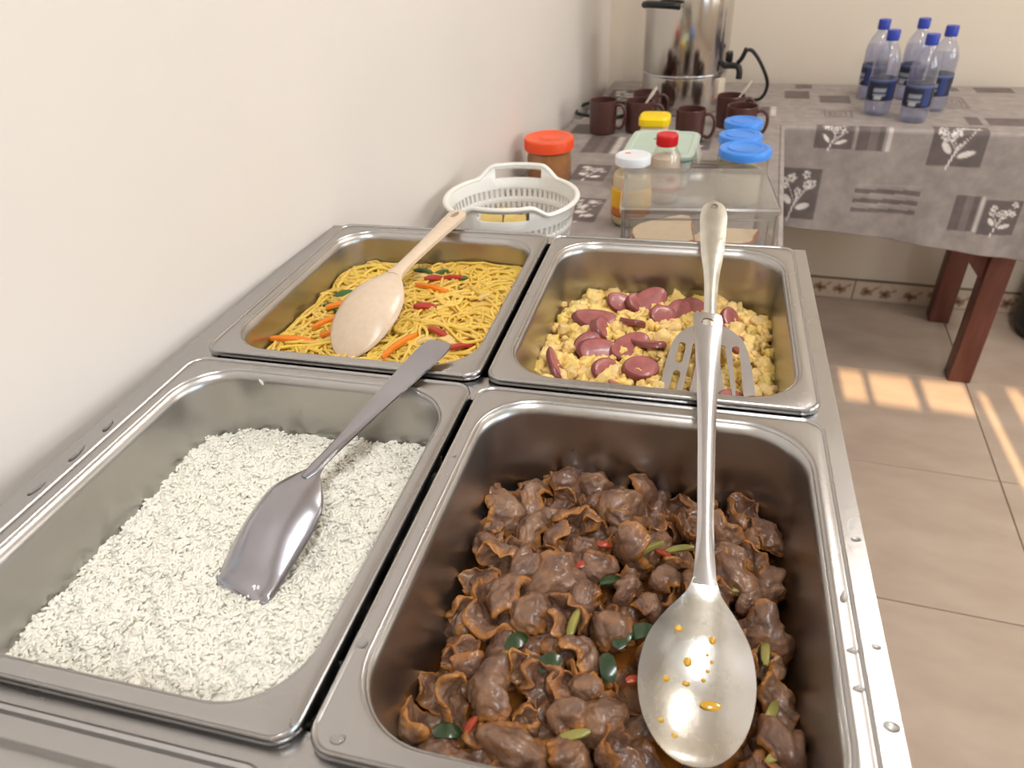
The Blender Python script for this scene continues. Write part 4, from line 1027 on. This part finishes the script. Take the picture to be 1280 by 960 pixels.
lathe_o('body', [(.0001, .001), (.026, .001), (.030, .006), (.030, .075), (.028, .092), (.0205, .106), (.0185, .113)], JARGL, t)
lathe_o('contents', [(.0001, .003), (.025, .003), (.029, .008), (.029, .074), (.027, .090), (.0001, .098)], MILK, t)
def c_red(S, f):
    C = np.ones(S.shape+(3,))*np.array(hexc(214, 190, 178)); C = blend(C, (f < .22)*1.0, hexc(176, 84, 74)); C = blend(C, ell(S % 2.1, f*2, 1.0, 1.2, .3, .3), hexc(190, 120, 100)); return C
label_band('label', .0303, .025, .068, c_red, PRINT, t)
ld = lathe_o('cap', lid_prof(.0205, .112, .022, .002), RLID, t, 40); ribs('grip_ribs', .0205, .114, .131, 40, RLID, ld)
# clip-lid food container
PGRN = mat('pale_green_lid', hexc(188, 206, 192), .4, 0, .03, 20); SEAL = mat('teal_seal', hexc(122, 166, 158), .5, 0, .05, 20); CONT = mat('milky_container', hexc(222, 222, 212), .35, 0, .03, 20)
t = thing('food_container', 'flat food container with a pale green clip lid behind the red-capped bottle', 'container', (.072, 1.135, TOPZ), -.06)
V, F = loft([rr_ring(.060, .078, .02, .001), rr_ring(.064, .082, .022, .006), rr_ring(.070, .088, .024, .060)], True, True); mk('body', V, F, CONT, t)
V, F = loft([rr_ring(.0705, .0885, .024, .058), rr_ring(.0725, .0905, .025, .059), rr_ring(.0725, .0905, .025, .063), rr_ring(.0705, .0885, .024, .064)]); mk('seal', V, F, SEAL, t)
V, F = loft([rr_ring(.073, .091, .025, .0635), rr_ring(.075, .093, .026, .065), rr_ring(.075, .093, .026, .071), rr_ring(.072, .090, .025, .0745), rr_ring(.062, .080, .02, .0745), rr_ring(.060, .078, .02, .0725), rr_ring(.04, .058, .015, .0722)], True, True); ld = mk('lid', V, F, PGRN, t)
box('raised_mark', (0, .03, .0730), (.045, .012, .0012), SEAL, ld, .0004)
for sx in (-1, 1):
    box('clip', (sx*.0775, 0, .056), (.004, .060, .034), CONT, ld, .0015, Matrix.Rotation(-sx*.28, 3, 'Y'))
for sy in (-1, 1): box('clip', (0, sy*.0955, .058), (.050, .004, .032), CONT, ld, .0015)
YEL = mat('yellow_lid', hexc(250, 214, 20), .35, 0, .03, 20)
t = thing('spread_jar', 'small jar with a bright yellow lid in front of the brown mugs', 'jar', (.042, 1.298, TOPZ))
V, F = loft([rr_ring(.026, .024, .012, .001), rr_ring(.030, .028, .014, .006), rr_ring(.032, .030, .015, .060), rr_ring(.028, .026, .013, .072)], True, True); mk('body', V, F, MAYO, t)
V, F = loft([rr_ring(.033, .031, .016, .070), rr_ring(.036, .034, .018, .0715), rr_ring(.036, .034, .018, .086), rr_ring(.032, .030, .016, .091), rr_ring(.02, .02, .01, .0915)], True, True); mk('lid', V, F, YEL, t)
BLID = mat('blue_lid', hexc(66, 140, 232), .32, 0, .03, 20); SUGAR = mat('pale_contents', hexc(216, 208, 188), .6, 0, .05, 60, .2, 200)
for lab, x, y, r, h in (('front one of three clear jars with blue lids, behind the bread box', .238, 1.005, .050, .105), ('middle one of three clear jars with blue lids', .231, 1.105, .044, .103), ('rear one of three clear jars with blue lids, touching the mugs', .238, 1.202, .041, .106)):
    t = thing('canister', lab, 'jar', (x, y, TOPZ), 0, 'blue-lidded canisters')
    lathe_o('body', [(.0001, .001), (r*.86, .001), (r*.93, .006), (r*.94, h-.03), (r*.9, h-.02), (r*.9, h-.012)], JARGL, t)
    lathe_o('contents', [(.0001, .003), (r*.84, .003), (r*.91, .008), (r*.915, h*.55), (r*.5, h*.6), (.0001, h*.57)], SUGAR, t)
    ld = lathe_o('lid', lid_prof(r, h-.016, .016, .003), BLID, t, 48)
    lathe_o('raised_ring', [(r*.60, h-.0010), (r*.61, h+.0006), (r*.66, h+.0006), (r*.67, h-.0010)], BLID, ld, 40)
# bread box
t = thing('bread_box', 'clear plastic bread box behind the egg pan', 'box', (.1545, .672, TOPZ), .085)
bw, bd, bh, th_ = .226, .180, .138, .0025
box('bottom', (0, 0, .0035), (bw-.004, bd-.004, .003), PLCLEAR, t, .001)
box('side_panel', (-bw/2+th_/2, 0, bh/2), (th_, bd, bh-.006), PLCLEAR, t, .001); box('side_panel', (bw/2-th_/2, 0, bh/2), (th_, bd, bh-.006), PLCLEAR, t, .001)
box('back_panel', (0, bd/2-th_/2, bh/2), (bw-.006, th_, bh-.006), PLCLEAR, t, .001)
box('front_panel', (0, -bd/2+th_/2, bh/2), (bw-.006, th_, bh-.006), PLCLEAR, t, .001)
EDGE = clear('clear_plastic_edge', (.90, .90, .89), .38, .15)
V, F = loft([rr_ring(bw/2+.001, bd/2+.001, .006, bh-.010), rr_ring(bw/2+.0035, bd/2+.0035, .008, bh-.009), rr_ring(bw/2+.0035, bd/2+.0035, .008, bh-.003), rr_ring(bw/2+.001, bd/2+.001, .006, bh)], False, False); mk('lid_edge', V, F, EDGE, t)
box('lid', (0, 0, bh), (bw, bd, .0025), PLCLEAR, t, .001)
for c, s in (((0, -bd/2-.002, bh-.017), (bw-.022, .003, .004)), ((bw/2-.013, -bd/2-.002, bh/2-.006), (.003, .003, bh-.026)), ((-bw/2+.013, -bd/2-.002, bh/2-.006), (.003, .003, bh-.026))):
    box('front_frame', c, s, EDGE, t, .001)
for c in ((-bw/2, -bd/2), (bw/2, -bd/2), (-bw/2, bd/2), (bw/2, bd/2)): box('corner_post', (c[0]*.985, c[1]*.985, bh/2-.002), (.005, .005, bh-.016), EDGE, t, .0015)
CRUMB = mat('bread_crumb', hexc(236, 212, 180), .8, 0, .04, 70, .4, 250); CRUST = mat('bread_crust', hexc(176, 112, 66), .7, 0, .12, 30, .3, 120)
def bread(label, loc, rot):
    t = thing('bread_slice', label, 'bread', loc, 0, 'bread slices in the clear box'); t.rotation_euler = rot
    out = [(-.045, -.045), (.045, -.045), (.046, .0), (.050, .020), (.048, .036), (.036, .047), (.016, .049), (-.016, .049), (-.036, .047), (-.048, .036), (-.050, .020), (-.046, 0)]
    bm = poly_extrude([[(x*.965, y*.965) for x, y in out]], .0115); bm_obj('crumb', bm, CRUMB, t, 30)
    V = []; F = []; n = len(out)
    for f, z in ((.96, -.0003), (1.0, .001), (1.0, .0105), (.96, .0118)): V += [(x*f, y*f, z) for x, y in out]
    for k in range(3):
        for i in range(n): F.append((k*n+i, k*n+(i+1) % n, (k+1)*n+(i+1) % n, (k+1)*n+i))
    o = mk('crust', V, F, CRUST, t); md = o.modifiers.new('thickness', 'SOLIDIFY'); md.thickness = .001
for lab, dx, dy, dz, rot in (('bread slice lying flat at the bottom left of the clear box', -.052, -.02, .010, (0, 0, .1)), ('bread slice lying flat at the bottom right of the clear box', .052, -.01, .010, (0, 0, -.1)), ('second bread slice up on the left pile', -.050, -.015, .024, (0, 0, -.15)), ('second bread slice up on the right pile', .053, -.012, .024, (0, 0, .12)),
                             ('third bread slice up on the left pile', -.051, -.02, .038, (0, 0, .1)), ('third bread slice up on the right pile', .051, -.015, .038, (0, 0, .2)), ('top bread slice on the left pile, tilted', -.045, -.02, .060, (.10, -.22, .15)), ('top bread slice on the right pile, brown crust to the front', .050, -.02, .056, (.12, .10, 2.9))):
    p = Matrix.Rotation(.085, 4, 'Z') @ Vector((dx, dy, dz)); bread(lab, (.1545+p.x, .672+p.y, TOPZ+p.z), rot)

# ------------------------------------------------------------------ mugs, stirring spoons
BROWN = mat('brown_mug_plastic', hexc(82, 50, 46), .35, 0, .08, 20, coat=.2); COFFEE = mat('mug_inside_brown', hexc(70, 40, 34), .4, 0, .05, 20)  # second brown, slightly darker
def mug(label, x, y, rz, r=.0355, h=.088):
    t = thing('mug', label, 'mug', (x, y, TOPZ), rz, 'brown mugs')
    lathe_o('cup', [(.0001, .002), (r*.85, .001), (r*.93, .003), (r*.97, .010), (r, h*.6), (r, h-.001), (r-.001, h), (r-.0025, h-.001), (r-.003, h*.6), (r*.88, .008), (.0001, .006)], BROWN, t, 40)
    tube('handle', [(r-.002, 0, h*.83), (r+.012, 0, h*.87), (r+.023, 0, h*.74), (r+.025, 0, h*.5), (r+.020, 0, h*.27), (r+.010, 0, h*.17), (r-.003, 0, h*.22)], .0042, BROWN, t, 10, 5)
mug('brown mug standing alone nearest the left wall', -.104, 1.470, -.25, .0355, .084)
mug('brown mug partly hidden behind the yellow lid', -.012, 1.492, -.1, .037, .078)
mug('brown mug close against the urn, behind the yellow-lidded jar', -.005, 1.588, .1, .034, .078)
mug('brown mug in front of the urn, handle to the right', .121, 1.412, -.25, .0355, .078)
mug('brown mug at the right of the urn holding a pale spoon', .216, 1.556, .2, .0355, .078)
mug('brown mug behind the blue-lidded jars, handle to the right', .243, 1.448, -.2, .037, .078)
WSPOON = mat('pale_plastic_spoon', hexc(206, 196, 184), .4, 0, .04, 20)
def stir(label, a, b):
    t = thing('stirring_spoon', label, 'spoon'); t.matrix_world = frame(a, b)
    L = (Vector(b)-Vector(a)).length
    V, F = sheet([(-.03, 0, .0006, 0), (-.026, 0, .007, .001), (-.015, 0, .0095, .003), (-.004, 0, .006, .001), (.004, 0, .003, 0)], 24, 8, .001); mk('bowl', V, F, WSPOON, t)
    V, F = sheet([(0, 0, .003, -.0006), (L*.5, 0, .0032, -.0008), (L*.94, 0, .005, -.0006), (L, 0, .003, -.0004)], 20, 6, .0016); mk('handle', V, F, WSPOON, t)
stir('pale stirring spoon standing in the mug right of the urn', (.212, 1.550, TOPZ+.036), (.262, 1.566, TOPZ+.112))
stir('pale stirring spoon standing in the mug behind the yellow lid', (-.018, 1.484, TOPZ+.036), (.026, 1.520, TOPZ+.104))

# ------------------------------------------------------------------ hot water urn with cable
URN = mat('urn_steel', (.60, .57, .53), .16, 1.0, .05, 5, .02, 30, rvar=.05)
ux, uy = .085, 1.752
t = thing('water_urn', 'tall stainless steel hot water urn with black tap on the back table', 'urn', (ux, uy, TOPZ))
lathe_o('base_section', [(.0001, .002), (.112, .002), (.115, .006), (.116, .012), (.116, .094), (.1155, .098)], URN, t, 72)
lathe_o('band', [(.1155, .0975), (.1185, .099), (.1190, .1015), (.1185, .104), (.1155, .1055)], STEEL_P, t, 72)
lathe_o('tank', [(.1155, .105), (.1165, .108), (.1165, .400), (.1150, .404), (.1190, .406), (.1195, .410), (.1150, .414), (.08, .426), (.0001, .432)], URN, t, 72)
lathe_o('lid_knob', [(.008, .431), (.008, .440), (.018, .446), (.019, .456), (.012, .462), (.0001, .463)], DARK, t, 24)
def ang_pt(a, r, z): return (r*math.cos(a), r*math.sin(a), z)
for a_ in (-2.05, 1.1):
    hn = tube('handle', [ang_pt(a_-.36, .150, .278), ang_pt(a_-.22, .156, .281), ang_pt(a_, .158, .282), ang_pt(a_+.22, .156, .281), ang_pt(a_+.36, .150, .278)], .0085, DARK, t, 12, 4)
    for s_ in (-.34, .34): tube('bracket', [ang_pt(a_+s_, .115, .276), ang_pt(a_+s_, .150, .277)], .0045, STEEL_P, hn, 8)
tp = tube('tap', [ang_pt(-.35, .114, .118), ang_pt(-.35, .135, .120), ang_pt(-.35, .152, .118), ang_pt(-.35, .158, .104), ang_pt(-.35, .158, .088)], .0085, DARK, t, 12, 4)
V, F = tube_vf(spline([ang_pt(-.35, .150, .128), ang_pt(-.35, .160, .140), ang_pt(-.35, .170, .165)], 4), .006, 10); mk('tap_lever', V, F, DARK, tp)
box('inlet_box', ang_pt(-.02, .121, .135), (.014, .040, .024), DARK, t, .003)
bx = box('control_box', ang_pt(-.55, .118, .066), (.014, .034, .050), mat('beige_switch_plate', hexc(206, 192, 172), .4, 0, .04, 20), t, .002, Matrix.Rotation(-.55, 3, 'Z'))
drop('pilot_light', *ang_pt(-.75, .116, .046), .004, .004, .003, RLID, t)
CABLE = mat('dark_cable_rubber', hexc(40, 48, 42), .5, 0, .1, 20)
tz = TOPZ+.0045
tube('power_cable', [(0.16, -0.007, 0.15), (0.177, -0.01, 0.15), (0.205, -0.002, 0.115), (0.23, 0.018, 0.06), (0.22, 0.048, 0.015), (0.185, 0.068, 0.0045), (0.13, 0.063, 0.0045)], .0048, DARK, t, 10, 8)
o = tube('power_lead', [(-.028, 1.800, tz), (-.075, 1.77, tz), (-.150, 1.79, tz), (-.200, 1.75, tz), (-.212, 1.69, tz), (-.195, 1.640, tz), (-.150, 1.620, tz), (-.095, 1.60, tz), (-.060, 1.655, tz), (-.045, 1.73, tz), (-.032, 1.765, tz+.010)], .0050, CABLE, None, 10, 8)
setp(o, 'dark green power lead looped on the cloth left of the urn', 'cable')

# ------------------------------------------------------------------ water bottles
PET = clear('blue_tinted_pet', (.88, .89, .98), .10, .10, .10)
H2O = clear('bottled_water', (.88, .90, .98), .05, .04)
BCAP = mat('royal_blue_cap', hexc(52, 70, 172), .35, 0, .05, 20)
prof = [(.0001, .004), (.018, .003), (.026, .001), (.031, .004), (.033, .012), (.033, .040), (.0322, .043), (.0322, .092), (.0322, .0925), (.0322, .093), (.033, .0945), (.0315, .097), (.033, .101), (.0315, .106), (.033, .111), (.0320, .117), (.0325, .128), (.030, .142), (.025, .156), (.018, .168), (.0135, .174), (.0130, .182)]
Vb, Fb = lathe(prof, 36)
def bottle_print(S, f):
    C = np.ones(S.shape+(3,))*np.array(hexc(38, 42, 58)); k = S % 2.1
    C = blend(C, (k > 1.45)*(k < 1.95)*1.0, hexc(48, 62, 120)); C = blend(C, (f > .88)*1.0, hexc(80, 90, 130))
    for yy in (.30, .44, .58): C = blend(C, (np.abs(f-yy) < .035)*(k > .35)*(k < 1.25)*.75, hexc(170, 176, 190))
    C = blend(C, (np.abs(f-.12) < .07)*(k > .45)*(k < 1.0)*.8, hexc(200, 204, 212)); return C
for lab, x, y, rz in (('water bottle at the left rear of the group of five', .603, 1.872, .4), ('water bottle at the left front of the group of five', .597, 1.700, 1.5), ('water bottle in the middle rear of the group of five', .703, 1.880, .9), ('frontmost water bottle, in the middle of the group of five', .673, 1.632, 1.3), ('rightmost water bottle of the group of five', .742, 1.752, 1.1)):
    t = thing('water_bottle', lab+' with blue cap', 'bottle', (x, y, TOPZ), rz, 'blue-capped water bottles')
    mk('bottle_shell', Vb, Fb, PET, t, True, 60)
    lathe_o('water', [(.0001, .006), (.025, .005), (.030, .010), (.0312, .042), (.0300, .085), (.0300, .125), (.028, .140), (.0001, .1405)], H2O, t, 32)
    lathe_o('cap', [(.0145, .180), (.0152, .181), (.0155, .186), (.0155, .202), (.0148, .2045), (.0001, .205)], BCAP, t, 30)
    label_band('label', .0331, .040, .092, bottle_print, PRINT, t)

# ------------------------------------------------------------------ dark bin at the right edge
t = thing('waste_bin', 'black plastic bin at the right edge beside the back wall', 'bin', (1.345, 1.93, FLOOR))
lathe_o('body', [(.0001, .001), (.105, .001), (.120, .010), (.134, .05), (.130, .16), (.128, .30), (.134, .302), (.134, .308), (.124, .308), (.122, .05), (.0001, .02)], mat('black_bin_plastic', hexc(34, 38, 38), .45, 0, .1, 15), t, 48)
